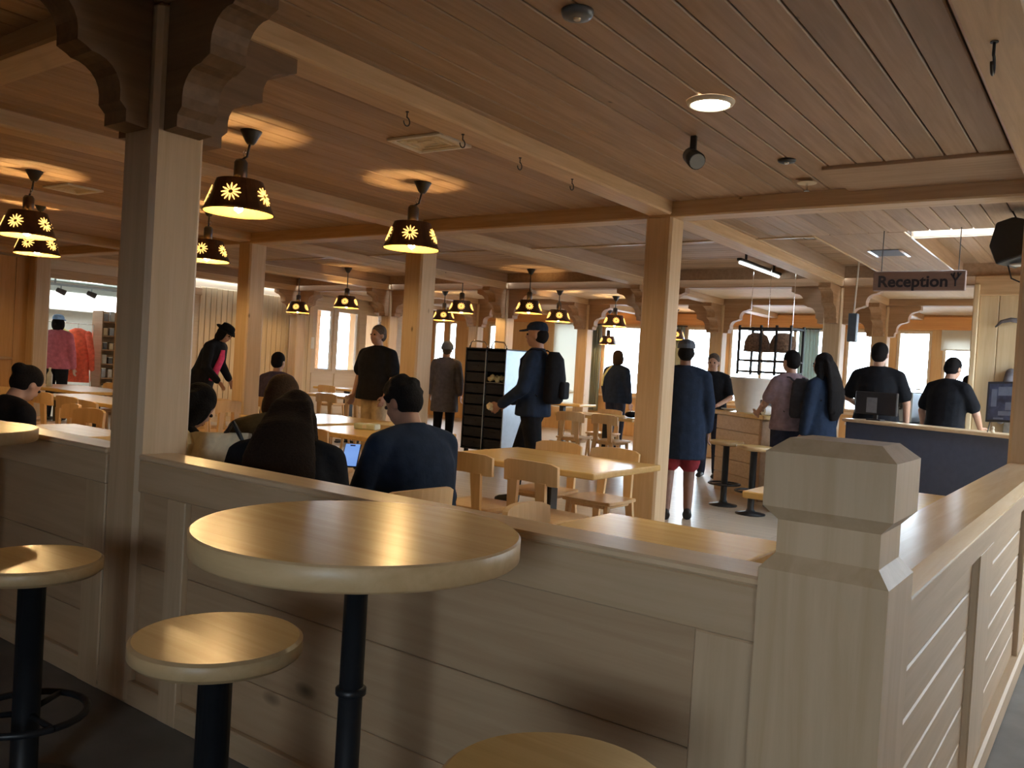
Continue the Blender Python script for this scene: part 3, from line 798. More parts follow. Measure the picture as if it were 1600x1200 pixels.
def dining_table(label, x0, x1, y0, y1, z=.75, mat=None, ped=1):
    cx, cy = (x0 + x1) / 2, (y0 + y1) / 2
    t = thing('dining_table', label, 'table', (cx, cy, 0))
    a, b = (x1 - x0) / 2, (y1 - y0) / 2
    obj('tabletop', B(-a, a, -b, b, z - .04, z, .008, 2), mat or m_table, t)
    xs = [0] if ped == 1 else [-a * .55, a * .55]
    for px_ in xs:
        bm = bmesh.new(); box(bm, px_ - .045, px_ + .045, -.045, .045, .03, z - .05, .006); box(bm, px_ - .2, px_ + .2, -.2, .2, z - .055, z - .04, .004); obj('pedestal', bm, m_black, t)
        bm = bmesh.new(); box(bm, px_ - .24, px_ + .24, -.04, .04, 0, .03, .008); box(bm, px_ - .04, px_ + .04, -.24, .24, 0, .03, .008); obj('cross_foot', bm, m_black, t)
    return t
dining_table('square pale table right behind the low wall, empty', -1.76, -.98, 2.32, 3.20, mat=m_table)
dining_table('pale dining table with two chairs on each side in the middle of the room', -3.70, -2.50, 4.32, 5.22)
dining_table('pale table behind the corner post, only its corner showing', -1.66, -.72, 4.5, 5.5)
dining_table('pale table between two chairs beyond the middle post', -6.55, -5.30, 10.1, 10.95)
dining_table('pale table left of the seated man in navy', -6.75, -5.75, 4.95, 6.0)
dining_table('pale table just beyond the head of the seated man in navy', -5.55, -4.62, 4.6, 5.6, mat=m_tabley)
dining_table('pale table beside the man in slate purple', -10.7, -9.3, 8.95, 9.8)
dining_table('far white-lit table below the glazed partition', -13.0, -11.9, 11.2, 12.0)
dining_table('long table catching the light of the shop opening', -11.9, -10.15, 5.15, 5.95, ped=2)
dining_table('table between chairs left of the bracketed post', -9.8, -7.6, 4.42, 5.05, ped=2)
dining_table('table close behind the left low wall', -6.2, -5.3, 2.55, 3.12)
dining_table('far table by the window left of the middle post', -9.0, -7.9, 13.0, 13.6)

# ------------------------------------------------------------------ chairs
def chair_proto():
    t = thing('dining_chair', 'proto', 'chair')
    # seat: softly rounded board
    bm = bmesh.new()
    prism(bm, [(-.19, -.19), (.19, -.19), (.215, .02), (.20, .19), (.12, .215), (-.12, .215), (-.20, .19), (-.215, .02)], .435, .46, 'z')
    bmesh.ops.bevel(bm, geom=bm.edges[:], offset=.006, segments=1, affect='EDGES'); obj('seat', bm, m_chair, t)
    # curved back board
    bm = bmesh.new(); n = 10; rows = []
    for i in range(n + 1):
        u = -1 + 2 * i / n
        x = .205 * u; y = -.215 + .05 * u * u
        zt = .805 - .012 * u * u; zb = .655 + (.028 * (1 - u * u))
        if abs(u) > .95: zt -= .012; zb += .01
        rows.append([bm.verts.new(v) for v in ((x, y - .013, zb), (x, y + .011, zb), (x, y + .003, zt), (x, y - .021, zt))])
    for a, b in zip(rows, rows[1:]):
        for j in range(4): bm.faces.new((a[j], a[(j + 1) % 4], b[(j + 1) % 4], b[j]))
    bm.faces.new(rows[0][::-1]); bm.faces.new(rows[-1])
    obj('backrest', bm, m_chair, t)
    for s in (-1, 1):
        bm = bmesh.new()   # flat upright that becomes the rear leg
        pts = [(s * .105, -.205, .68, .038), (s * .115, -.195, .46, .030), (s * .135, -.185, .43, .030), (s * .165, -.235, 0, .018)]
        rg = []
        for x, y, z, w in pts: rg.append([bm.verts.new(v) for v in ((x - w, y - .013, z), (x + w, y - .013, z), (x + w, y + .013, z), (x - w, y + .013, z))])
        for a, b in zip(rg, rg[1:]):
            for j in range(4): bm.faces.new((a[j], b[j], b[(j + 1) % 4], a[(j + 1) % 4]))
        bm.faces.new(rg[0]); bm.faces.new(rg[-1][::-1])
        obj('rear_leg', bm, m_chair, t)
        bm = bmesh.new(); tube(bm, [(s * .155, .155, .437), (s * .18, .185, 0)], [.024, .014], 8); obj('front_leg', bm, m_chair, t)
    bm = bmesh.new(); box(bm, -.15, .15, -.16, .16, .405, .436, .004); obj('seat_frame', bm, m_chair, t)
    return t
_ch = chair_proto(); _used = [False]
def chair(bx, by, deg, label, group=None):
    """bx, by: middle of the back board; deg: direction the sitter faces (0 = away along +y, 90 = towards -x)."""
    a = math.radians(deg)
    d = Vector((-math.sin(a), math.cos(a), 0))
    c = Vector((bx, by, 0)) + d * .21
    if not _used[0]: o = _ch; _used[0] = True
    else: o = copy_tree(_ch)
    o.location = c; o.rotation_euler.z = a; o['label'] = label
    if group: o['group'] = group
    return o
G1 = 'chairs in the dining room'
for a in [
    (-3.33, 4.11, 4, 'pale chair right of the seated man in navy, drawn to the middle table'),
    (-2.84, 4.12, -4, 'pale chair facing away at the near side of the middle table, full back showing'),
    (-2.42, 2.74, 86, 'pale chair with the man in the navy jacket sitting on it'),
    (-1.93, 2.76, -80, 'pale chair showing just its back board over the low wall beside the empty table'),
    (-3.47, 5.48, 180, 'pale chair across the middle table, behind the standing chair back'),
    (-2.98, 5.48, 178, 'pale chair across the middle table, against the middle post'),
    (-6.02, 9.66, 10, 'pale chair beyond the backpack man at the table past the middle post'),
    (-5.52, 9.70, -4, 'pale chair left of the middle post, back towards the room'),
    (-6.25, 11.22, 180, 'pale chair on the far side of the table past the middle post'),
    (-5.05, 4.28, 12, 'pale chair between the seated woman and the seated man in navy'),
    (-9.62, 8.52, 5, 'pale chair right of the man in slate purple, two uprights showing'),
    (-9.02, 8.50, -8, 'pale chair left of the standing man in black'),
    (-12.35, 10.95, 10, 'far pale chair below the left pane of the partition'),
    (-11.95, 12.25, 180, 'far pale chair beyond the white-lit table at the partition'),
    (-10.05, 4.28, 35, 'pale chair farthest left, beside the dark hair bun'),
    (-9.28, 4.25, 10, 'pale chair second from the left, slanting away'),
    (-7.40, 3.72, 172, 'pale chair facing the low wall left of the bracketed post, board turned'),
    (-6.90, 3.62, 186, 'pale chair facing the low wall right beside the bracketed post'),
    (-8.55, 4.18, 2, 'pale chair at the middle of the left tables, half hidden'),
    (-7.95, 4.08, -6, 'pale chair at the right end of the left tables'),
    (-11.45, 6.28, 180, 'pale chair on the far side of the long table in front of the shop'),
    (-7.42, 5.05, -40, 'white-lit chair between the bracketed post and the leaning woman in black'),
    (-7.86, 5.62, 100, 'pale chair beside the plain post in front of the leaning woman in black'),
    (-8.35, 5.75, 60, 'pale chair hugging the right face of the bracketed post'),
    (-8.72, 6.62, 12, 'pale chair carrying the man in slate purple'),
]: chair(*a)

# low bench on the far side of the wall, carrying the bag and the sitters
t = thing('bench', 'low wooden bench on the far side of the low wall', 'bench', (-3.5, 2.16, 0))
obj('seat_board', B(-1.9, 1.6, -.19, .19, .42, .45, .006), m_table, t)
for x in (-1.7, -.1, 1.45): obj('leg', B(x - .02, x + .02, -.17, .17, 0, .42, .004), m_edge, t)

# ------------------------------------------------------------------ people
REMESH = []
def blob(name, bm, mat, parent, vox, sm=3):
    o = obj(name, bm, mat, parent, smooth=True)
    m = o.modifiers.new('remesh', 'REMESH'); m.mode = 'VOXEL'; m.voxel_size = vox; m.use_smooth_shade = True
    s = o.modifiers.new('smooth', 'SMOOTH'); s.factor = .5; s.iterations = sm
    REMESH.append(o)
    return o

def loft(bm, secs, n=16):
    """secs: (centre, rx, ry, side vector, front vector)."""
    rings = []
    for c, rx, ry, sx, fy in secs:
        rings.append([bm.verts.new(c + sx * (rx * math.cos(2 * PI * j / n)) + fy * (ry * math.sin(2 * PI * j / n))) for j in range(n)])
    for a, b in zip(rings, rings[1:]):
        for j in range(n): bm.faces.new((a[j], a[(j + 1) % n], b[(j + 1) % n], b[j]))
    bm.faces.new(rings[0][::-1]); bm.faces.new(rings[-1])

def limb(bm, pts, rad):
    tube(bm, pts, rad, 12)
    for p, r in zip(pts, rad): ball(bm, p, r * .98, 2)

def hand(bm, el, wr, front, curl=.5):
    d = (wr - el).normalized()
    l = (front - d * front.dot(d))
    l = l.normalized() if l.length > 1e-4 else Vector((1, 0, 0))
    n = d.cross(l)
    # palm
    loft(bm, [(wr, .024, .020, l, n), (wr + d * .03, .034, .016, l, n), (wr + d * .08, .040, .014, l, n), (wr + d * .092, .036, .011, l, n)], 12)
    for i, (o_, ln) in enumerate(((-.0345, .058), (-.0115, .074), (.0115, .082), (.0345, .072))):
        a = wr + d * .085 + l * o_
        sp = d + l * (o_ * 3.2)
        m1 = a + sp.normalized() * ln * .5 + n * (.012 * curl)
        m2 = m1 + (sp.normalized() * .8 + n * curl).normalized() * ln * .35
        e = m2 + (sp.normalized() * .45 + n * curl * 1.4).normalized() * ln * .25
        tube(bm, [a - d * .02, a, m1, m2, e], [.009, .0095, .009, .0082, .0065], 8)
    a = wr + d * .03 + l * .028
    tube(bm, [a, a + l * .028 + d * .022 + n * .008, a + l * .036 + d * .052 + n * .018, a + l * .034 + d * .07 + n * .026], [.0125, .0115, .0105, .008], 8)

def person(label, x, y, yawd, h=1.75, seated=False, lean=0.0, headtilt=0.0, headturn=0.0, arms=None, skin=None, top=None, topname='jacket', hem=.86, sleeves='long',
           bulk=1.0, legs=None, legname='trousers', shorts=False, hair='short', haircol=None, hat=None, hatcol=None, vox=.012, seat=.46, stride=0.0, collar=True, coat=False, legskin=None, hairw=1.0):
    t = thing('person', label, 'person', (x, y, 0), math.radians(yawd))
    k = h / 1.75
    sk = skin or m_skin
    X_, Y_, Z_ = Vector((1, 0, 0)), Vector((0, 1, 0)), Vector((0, 0, 1))
    dz = (seat + .10) / k - .95 if seated else 0.0
    piv = Vector((0, 0, .95 + dz))
    Rl = Matrix.Rotation(-lean, 3, 'X')
    def U(p): return (piv + Rl @ (Vector(p) + Vector((0, 0, dz)) - piv)) * k
    sx, fy, uz = X_, Rl @ Y_, Rl @ Z_
    hc0 = Vector((0, .012, 1.635))
    Rh = Matrix.Rotation(math.radians(headturn), 3, 'Z') @ Matrix.Rotation(-headtilt, 3, 'X')
    nb = Vector((0, -.005, 1.50))
    def Hd(p):  # head-local offset from head centre
        return U(nb + Rh @ (hc0 + Vector(p) - nb))
    hx, hy, hz = Rl @ (Rh @ X_), Rl @ (Rh @ Y_), Rl @ (Rh @ Z_)
    Hrot = Matrix((hx, hy, hz)).transposed()
    # --- joints
    wd = 1 + .28 * (bulk - 1)
    sh = {s: U((s * .172 * wd, -.01, 1.405)) for s in (-1, 1)}
    A = {}
    for s in (-1, 1):
        if arms and arms.get(s):
            e, w_ = arms[s]; A[s] = (U(e), U(w_))
        elif seated: A[s] = (U((s * .25, .06, 1.15)), U((s * .16, .29, 1.10)))
        else: A[s] = (U((s * .245, -.01, 1.14)), U((s * .255, .05, .89)))
    if seated:
        hip = {s: Vector((s * .095, 0, .95 + dz)) * k for s in (-1, 1)}
        kn = {s: Vector((s * .12 * k, .43 * k, .50 * k)) for s in (-1, 1)}
        an = {s: Vector((s * .12 * k, .40 * k, .085 * k)) for s in (-1, 1)}
    else:
        hip = {s: Vector((s * .092, 0, .92)) * k for s in (-1, 1)}
        kn = {s: Vector((s * .10, .02 + s * stride * .55 + abs(stride) * .12, .49)) * k for s in (-1, 1)}
        an = {s: Vector((s * .105, -.02 + s * stride, .085)) * k for s in (-1, 1)}
    # --- body: one continuous surface
    bm = bmesh.new()
    T = [(.92, .165, .115), (.98, .165, .118), (1.08, .138, .100), (1.20, .152, .108), (1.32, .172, .115), (1.42, .165, .095), (1.475, .085, .072)]
    loft(bm, [(U((0, 0, z)), rx * k, ry * k, sx, fy) for z, rx, ry in T])
    limb(bm, [U((0, -.012, 1.45)), Hd((0, -.022, -.07))], [.060 * k, .053 * k])
    ball(bm, Hd((0, -.012, .022)), k, 3, (.076, .096, .094), Hrot)
    ball(bm, Hd((0, .018, -.045)), k, 3, (.060, .070, .072), Hrot)
    ball(bm, Hd((0, .046, -.088)), k, 2, (.032, .030, .024), Hrot)
    tube(bm, [Hd((0, .076, .022)), Hd((0, .094, -.012)), Hd((0, .100, -.028))], [.010 * k, .015 * k, .015 * k], 8)
    for s in (-1, 1):
        ball(bm, Hd((s * .077, -.012, -.012)), k, 2, (.010, .020, .032), Hrot)
        ball(bm, Hd((s * .033, .062, -.032)), k, 2, (.022, .02, .018), Hrot)
        e, w_ = A[s]
        limb(bm, [sh[s], e, w_], [.054 * k, .042 * k, .028 * k])
        hand(bm, e, w_, fy if not (seated) else -sx * s * .3 + Z_, .55)
        limb(bm, [hip[s], kn[s], an[s]], [.092 * k, .062 * k, .042 * k])
        tube(bm, [an[s] + Vector((0, -.04, -.03)) * k, an[s] + Vector((0, .06, -.045)) * k, an[s] + Vector((0, .15, -.06)) * k], [.035 * k, .036 * k, .022 * k], 10)
    blob('body', bm, sk, t, vox, 4)
    # --- face
    for s in (-1, 1):
        bm = bmesh.new(); ball(bm, Hd((s * .031, .079, .006)), .0105 * k, 2); obj('eye', bm, m_eye, t, smooth=True)
    bm = bmesh.new(); tube(bm, [Hd((-.024, .078, -.058)), Hd((-.01, .086, -.057)), Hd((.01, .086, -.057)), Hd((.024, .078, -.058))], [.003, .006, .006, .003], 6); obj('mouth', bm, m_lip, t, smooth=True)
    # --- clothes
    if top:
        g = .020
        bm = bmesh.new()
        zs_ = hem
        secs = []
        prof = [(1.485, .075, .068), (1.45, .135, .085), (1.40, .172, .112), (1.30, .190, .132), (1.18, .178, .128), (1.05, .172, .128), (.95, .188, .142), (.86, .195, .148), (.70, .205, .160), (.55, .215, .172)]
        for z, rx, ry in prof:
            if z < zs_ - .001: break
            if seated and z < .93: break
            secs.append((U((0, 0, z)) if z > .93 or lean == 0 else U((0, 0, z)), (rx * (wd if z < 1.47 else 1) + g) * k, (ry * (1 + .5 * (wd - 1)) + g) * k, sx, fy))
        if not seated and zs_ < secs[-1][0].z / k - .03 and lean == 0: secs.append((U((0, 0, zs_)), secs[-1][1], secs[-1][2], sx, fy))
        loft(bm, secs)
        for s in (-1, 1):
            e, w_ = A[s]
            ball(bm, sh[s], (.070 + g * .3) * k, 2)
            limb(bm, [U((0, -.012, 1.455)), U((s * .09, -.012, 1.44)), sh[s]], [.070 * k, .072 * k, .074 * k])
            if sleeves == 'long': limb(bm, [sh[s], e, e + (w_ - e) * .95], [(.070 + g * .3) * k, (.058 * wd + g * .3) * k, (.044 * wd + g * .2) * k])
            elif sleeves == 'short': limb(bm, [sh[s], sh[s] + (e - sh[s]) * .72], [(.070 + g * .3) * k, (.064 * wd + g * .3) * k])
        if collar: tube(bm, [U((0, -.01, 1.45)), U((0, -.012, 1.515))], [.082 * k, .072 * k], 14)
        blob(topname, bm, top, t, .014, 4)
    if legs:
        bm = bmesh.new()
        for s in (-1, 1):
            end = kn[s] + (hip[s] - kn[s]) * .15 if shorts else an[s]
            if shorts: limb(bm, [hip[s], end], [.115 * k, .105 * k])
            else: limb(bm, [hip[s], kn[s], an[s]], [.108 * k, .076 * k, .060 * k])
        c = Vector((0, 0, .95 + dz)) * k
        loft(bm, [(c + Vector((0, 0, -.06)) * k, .17 * k, .125 * k, X_, Y_), (c + Vector((0, 0, .0)), .185 * k, .135 * k, X_, Y_), (c + uz * .12 * k, .158 * k, .118 * k, sx, fy)])
        blob(legname, bm, legs, t, .014, 3)
    for s in (-1, 1):
        bm = bmesh.new()
        a = an[s]
        loft(bm, [(a + Vector((0, -.055, .0)) * k, .038 * k, .03 * k, X_, Z_), (a + Vector((0, -.05, -.045)) * k, .043 * k, .038 * k, X_, Z_), (a + Vector((0, .05, -.045)) * k, .047 * k, .038 * k, X_, Z_), (a + Vector((0, .15, -.055)) * k, .044 * k, .028 * k, X_, Z_), (a + Vector((0, .185, -.062)) * k, .026 * k, .018 * k, X_, Z_)], 12)
        o = obj('shoe', bm, m_shoe, t, smooth=True)
    # --- hair
    if hair != 'none':
        hm = haircol or m_hair_k
        bm = bmesh.new()
        if not (hat and hat != 'brim'): ball(bm, Hd((0, -.022, .040)), k, 3, (.085, .098, .094), Hrot)
        ball(bm, Hd((0, -.046, -.002)), k, 3, (.080, .076, .085), Hrot)
        if hair == 'curly':
            r_ = random.Random(3)
            for i in range(46):
                a, b = r_.uniform(0, 2 * PI), r_.uniform(-.2, 1.0)
                c = math.sqrt(max(0, 1 - b * b))
                py = -.022 + .098 * c * math.sin(a)
                if py > .045 and b < .55: continue
                ball(bm, Hd((.084 * c * math.cos(a), py, .038 + .094 * b)), .020 * k, 1)
        if hair in ('bob', 'long'):
            for s in (-1, 1): ball(bm, Hd((s * .068, -.012, -.035)), k, 2, (.034, .060, .095), Hrot)
            ball(bm, Hd((0, -.062, -.06)), k, 2, (.078, .050, .10), Hrot)
        if hair == 'long':
            pts = [Hd((0, -.075, .0)), U((0, -.13, 1.50)), U((0, -.175, 1.36)), U((0, -.175, 1.18)), U((.02, -.155, 1.05))]
            tube(bm, pts, [.085 * k, .115 * k * hairw, .14 * k * hairw, .13 * k * hairw, .07 * k], 14, flat=(sx, .42))
            r_ = random.Random(11)
            for i in range(16):
                a = -1 + 2 * i / 15 + r_.uniform(-.05, .05)
                o_ = r_.uniform(-.03, .03)
                tube(bm, [Hd((.05 * a, -.06, .09)), Hd((.075 * a, -.118, .0)), U((.10 * a * hairw, -.165, 1.46)), U((.125 * a * hairw + o_, -.225 + .05 * a * a, 1.30)), U((.11 * a * hairw + o_ * 2, -.215 + .04 * a * a, 1.12))], [.010, .014, .016, .015, .006], 6)
            for s in (-1, 1): tube(bm, [Hd((s * .07, -.02, .0)), U((s * .10, -.04, 1.47)), U((s * .15, .02, 1.38)), U((s * .15, -.10, 1.24))], [.035 * k, .042 * k, .045 * k, .02 * k], 10)
        if hair == 'bun': ball(bm, Hd((0, -.115, .045)), .05 * k, 2)
        if hair == 'ponytail':
            tube(bm, [Hd((0, -.10, .055)), Hd((0, -.145, .03)), U((0, -.165, 1.48)), U((.0, -.165, 1.30)), U((.01, -.16, 1.16))], [.03 * k, .045 * k, .05 * k, .045 * k, .015 * k], 10)
            for s in (-1, 1): ball(bm, Hd((s * .070, -.012, -.02)), k, 2, (.028, .045, .07), Hrot)
        blob('hair', bm, hm, t, .012, 2)
    if hat:
        hm = hatcol or m_navy
        bm = bmesh.new()
        if hat == 'cap':
            loft(bm, [(Hd((0, -.008, .045)), .088 * k, .108 * k, hx, hy), (Hd((0, -.008, .085)), .086 * k, .104 * k, hx, hy), (Hd((0, -.012, .118)), .068 * k, .08 * k, hx, hy), (Hd((0, -.015, .132)), .03 * k, .036 * k, hx, hy)])
            v = [Hd((-.075, .07, .05)), Hd((-.055, .15, .036)), Hd((0, .175, .034)), Hd((.055, .15, .036)), Hd((.075, .07, .05))]
            tp = [bm.verts.new(q + hz * .006) for q in v]; bt = [bm.verts.new(q - hz * .004) for q in v]
            bm.faces.new(tp); bm.faces.new(bt[::-1])
            for i in range(5): bm.faces.new((tp[i], bt[i], bt[(i + 1) % 5], tp[(i + 1) % 5]))
            o = obj('cap', bm, hm, t)
        elif hat == 'beanie':
            loft(bm, [(Hd((0, -.014, .01)),   .102 * k, .120 * k, hx, hy), (Hd((0, -.014, .05)), .104 * k, .122 * k, hx, hy), (Hd((0, -.016, .10)), .088 * k, .104 * k, hx, hy), (Hd((0, -.02, .135)), .050 * k, .060 * k, hx, hy), (Hd((0, -.02, .146)), .012 * k, .015 * k, hx, hy)])
            obj('beanie', bm, hm, t, smooth=True)
            bm = bmesh.new(); loft(bm, [(Hd((0, -.014, .002)),   .107 * k, .125 * k, hx, hy), (Hd((0, -.014, .032)), .107 * k, .125 * k, hx, hy)]); obj('turn_up', bm, hm, t, smooth=True)
        elif hat == 'brim':
            loft(bm, [(Hd((0, -.01, .045)), .090 * k, .108 * k, hx, hy), (Hd((0, -.01, .12)), .078 * k, .092 * k, hx, hy), (Hd((0, -.01, .135)), .05 * k, .06 * k, hx, hy)])
            loft(bm, [(Hd((0, 0, .045)), .15 * k, .17 * k, hx, hy), (Hd((0, 0, .055)), .14 * k, .16 * k, hx, hy)])
            obj('hat', bm, hm, t, smooth=True)
    return t, U, A

def backpack(label, p, yawd, mat, s=1.0):
    t = thing('backpack', label, 'backpack', p, math.radians(yawd))
    bm = bmesh.new()
    loft(bm, [(Vector((0, 0, 0)), .13 * s, .06 * s, Vector((1, 0, 0)), Vector((0, 1, 0))), (Vector((0, 0, .03)), .155 * s, .085 * s, Vector((1, 0, 0)), Vector((0, 1, 0))), (Vector((0, -.01, .22 * s)), .16 * s, .095 * s, Vector((1, 0, 0)), Vector((0, 1, 0))), (Vector((0, 0, .40 * s)), .135 * s, .075 * s, Vector((1, 0, 0)), Vector((0, 1, 0))), (Vector((0, .01, .46 * s)), .08 * s, .04 * s, Vector((1, 0, 0)), Vector((0, 1, 0)))], 18)
    obj('sack', bm, mat, t, smooth=True)
    bm = bmesh.new(); box(bm, -.10 * s, .10 * s, -.125 * s, -.08 * s, .05, .20 * s, .02, 2); obj('front_pocket', bm, mat, t)
    for q in (-1, 1):
        bm = bmesh.new(); tube(bm, [(q * .09 * s, .05 * s, .43 * s), (q * .105 * s, .10 * s, .47 * s), (q * .12 * s, .20 * s, .47 * s), (q * .125 * s, .28 * s, .38 * s), (q * .14 * s, .27 * s, .22 * s), (q * .15 * s, .10 * s, .06 * s)], .016 * s, 8, flat=(Vector((1, 0, 0)), .4)); obj('strap', bm, mat, t)
    return t

# seated people close behind the low wall
person('seated man in a navy jacket with short dark hair, seen from behind', -2.63, 2.955, 80, 1.66, seated=True, seat=.43, lean=.22, headtilt=.25, headturn=12, arms={1: ((.28, .12, 1.14), (.02, .26, 1.16)), -1: ((-.30, .05, 1.15), (-.18, .13, 1.29))},
       top=m_navy, bulk=1.6, legs=m_jean, hair='curly', haircol=m_hair_k, skin=m_skin2, vox=.009)
person('seated woman with long dark brown hair in a black jacket, head bowed', -2.70, 2.175, 40, 1.60, seated=True, seat=.43, lean=.40, headtilt=.35, top=m_blackc, bulk=1.5, hairw=1.15, legs=m_jean, hair='long', haircol=m_hair_d)
person('seated woman with a brown bob in an olive sweater', -3.58, 2.76, 30, 1.62, seated=True, seat=.43, lean=.34, headtilt=.15, headturn=-40, top=m_olive, topname='sweater', bulk=1.3, legs=m_jean, hair='bob', haircol=m_hair_b)
person('seated dark-haired person half hidden by the bracketed post', -3.66, 2.16, 0, 1.56, seated=True, seat=.43, lean=.40, headtilt=.3, top=m_blackc, bulk=1.2, legs=m_jean, hair='long', haircol=m_hair_k)
person('seated person with a dark hair bun at the left picture edge', -5.32, 2.14, 10, 1.56, seated=True, seat=.43, lean=.38, headtilt=.3, top=m_blackc, bulk=1.2, legs=m_jean, hair='bun', haircol=m_hair_k)
person('seated man in slate purple seen from behind near the pine wall', -8.80, 6.98, 20, 1.75, seated=True, lean=.02, top=m_purple, topname='shirt', bulk=1.2, legs=m_jean, hair='short', haircol=m_hair_k)
# standing people
p_w, U_w, A_w = person('woman in a black coat and black hat leaning forward over a bright pink top', -10.42, 6.98, -62, 1.78, lean=.42, headtilt=.15, arms={-1: ((-.30, .02, 1.17), (-.33, .22, 1.02)), 1: ((.28, .12, 1.15), (.2, .32, 1.05))}, top=m_blackc, topname='coat', hem=.54, bulk=1.25, legs=m_blackc, hair='bob', haircol=m_hair_k, hat='brim', hatcol=m_blackc, vox=.009)
person('standing man in a loose black shirt and khaki trousers', -7.34, 7.30, 178, 1.76, top=m_blackc, topname='shirt', hem=.86, sleeves='short', bulk=2.3, legs=m_khaki, hair='short', haircol=m_hair_g, skin=m_skin2, vox=.009, collar=True, arms={1: ((.30, .0, 1.14), (.30, .07, .92)), -1: ((-.30, 0, 1.14), (-.28, .1, .92))})
person('woman in a grey beanie and long grey top seen from behind by the tray trolley', -8.62, 10.1, 28, 1.68, top=m_greyc, topname='tunic', hem=.62, bulk=1.15, legs=m_blackc, hair='short', haircol=m_hair_g, hat='beanie', hatcol=plain('grey_green_knit', (.13, .14, .14), .9), arms={1: ((.24, 0, 1.14), (.25, .03, .92)), -1: ((-.24, 0, 1.14), (-.25, .03, .92))})
p_bp, U_bp, A_bp = person('tall man in dark clothes and a dark cap carrying a backpack', -4.68, 6.83, 108, 1.80, top=m_navy, topname='jacket', hem=.84, bulk=1.25, legs=m_blackc, hair='short', haircol=m_hair_k, hat='cap', hatcol=m_navy, headturn=0, skin=m_skin2, vox=.009, stride=.20, arms={1: ((.25, .02, 1.12), (.18, .28, .98)), -1: ((-.26, .04, 1.12), (-.2, .26, .96))})
p_s, U_s, A_s = person('brown-haired person in a dark striped jacket standing at a far window', -6.95, 12.6, -10, 1.74, top=m_navy, topname='jacket', hem=.85, bulk=1.45, legs=m_jean, hair='bob', haircol=m_hair_b)
person('woman in a long navy coat, cap and dark red shorts beside the middle post', -3.38, 7.45, 25, 1.70, top=m_navy, topname='coat', hem=.60, bulk=1.35, legs=m_redc, legname='shorts', shorts=True, hair='short', haircol=m_hair_k, hat='cap', hatcol=plain('slate_cap', (.08, .10, .14), .8), skin=plain('dim_tan_skin', (.22, .12, .09), .6), stride=.06)
person('person in a black t-shirt behind the stool counter, facing the room', -4.56, 11.0, 192, 1.70, lean=.12, top=m_blackc, topname='t_shirt', sleeves='short', bulk=1.2, legs=m_jean, hair='short', haircol=m_hair_g, vox=.009, arms={1: ((.27, .1, 1.16), (.12, .32, 1.08)), -1: ((-.27, .1, 1.16), (-.14, .32, 1.08))})
person('young person in a dusty pink top with dark hair at the stool counter', -2.88, 9.02, 58, 1.70, top=m_mauve, topname='t_shirt', hem=.88, sleeves='short', bulk=1.1, legs=m_jean, hair='short', haircol=m_hair_k, vox=.009, arms={1: ((.24, .04, 1.14), (.22, .12, .9)), -1: ((-.24, .1, 1.16), (-.16, .3, 1.06))})
person('woman with a long black ponytail in dark clothes beside the dusty pink top', -2.50, 8.85, 75, 1.68, top=m_navy, topname='top', hem=.80, bulk=1.2, legs=m_jean, hair='long', haircol=m_hair_k, skin=m_skin, arms={-1: ((-.24, 0, 1.14), (-.25, .03, .9)), 1: ((.25, -.02, 1.14), (.27, .02, .9))})
person('broad man in a black t-shirt behind the reception counter, seen from behind', -2.22, 10.02, 2, 1.86, top=m_blackc, topname='t_shirt', hem=.82, sleeves='short', bulk=1.5, legs=m_blackc, hair='short', haircol=m_hair_k, arms={1: ((.29, .0, 1.14), (.29, .06, .9)), -1: ((-.3, .06, 1.16), (-.2, .28, 1.06))})
person('man in a black t-shirt behind the reception counter near the pine wall', -1.58, 10.35, -25, 1.75, lean=.10, headtilt=.2, top=m_blackc, topname='t_shirt', hem=.80, sleeves='short', bulk=1.4, legs=m_blackc, hair='short', haircol=m_hair_k, vox=.009, arms={1: ((.29, .1, 1.15), (.2, .34, 1.02)), -1: ((-.29, .0, 1.14), (-.28, .08, .9))})
person('person in blue partly hidden by the edge of the coat wall', -1.66, 12.6, 10, 1.60, lean=.1, top=cloth('mid_blue_cloth', (.10, .16, .30)), topname='shirt', bulk=1.2, legs=m_jean, hair='short', haircol=m_hair_k)
person('person in a dusty pink jacket and blue hat inside the bright shop opening', -14.6, 6.98, 40, 1.78, top=m_pinkc, bulk=1.3, legs=m_blackc, hair='bob', haircol=m_hair_k, hat='cap', hatcol=plain('light_blue_cap', (.25, .45, .85), .6))
bm = bmesh.new(); tube(bm, [U_w((.03, .115, 1.42)), U_w((.03, .15, 1.30)), U_w((.03, .155, 1.12)), U_w((.03, .16, .98))], [.05, .075, .08, .075], 12, flat=(Vector((1, 0, 0)), .45)); tag(obj('blouse', bm, m_hotpink, p_w, smooth=True), 'bright pink blouse showing in the open coat')
bm = bmesh.new(); tube(bm, [U_s((-.20, -.15, 1.14)), U_s((-.17, -.155, 1.30)), U_s((-.11, -.125, 1.42)), U_s((-.06, -.06, 1.50))], [.018, .02, .02, .016], 8, flat=(Vector((1, 0, 0)), .5)); tag(obj('stripe', bm, m_yellowc, p_s), 'yellow stripe over the shoulder')
backpack('black backpack worn by the tall man in a dark cap', (-4.68 + .19, 6.83 + .05, 1.02), 108, m_blackc, 1.1)
backpack('dark backpack on the person in the dusty pink top', (-2.88 + .165, 9.02 - .10, 1.0), 58, m_charc, .9)

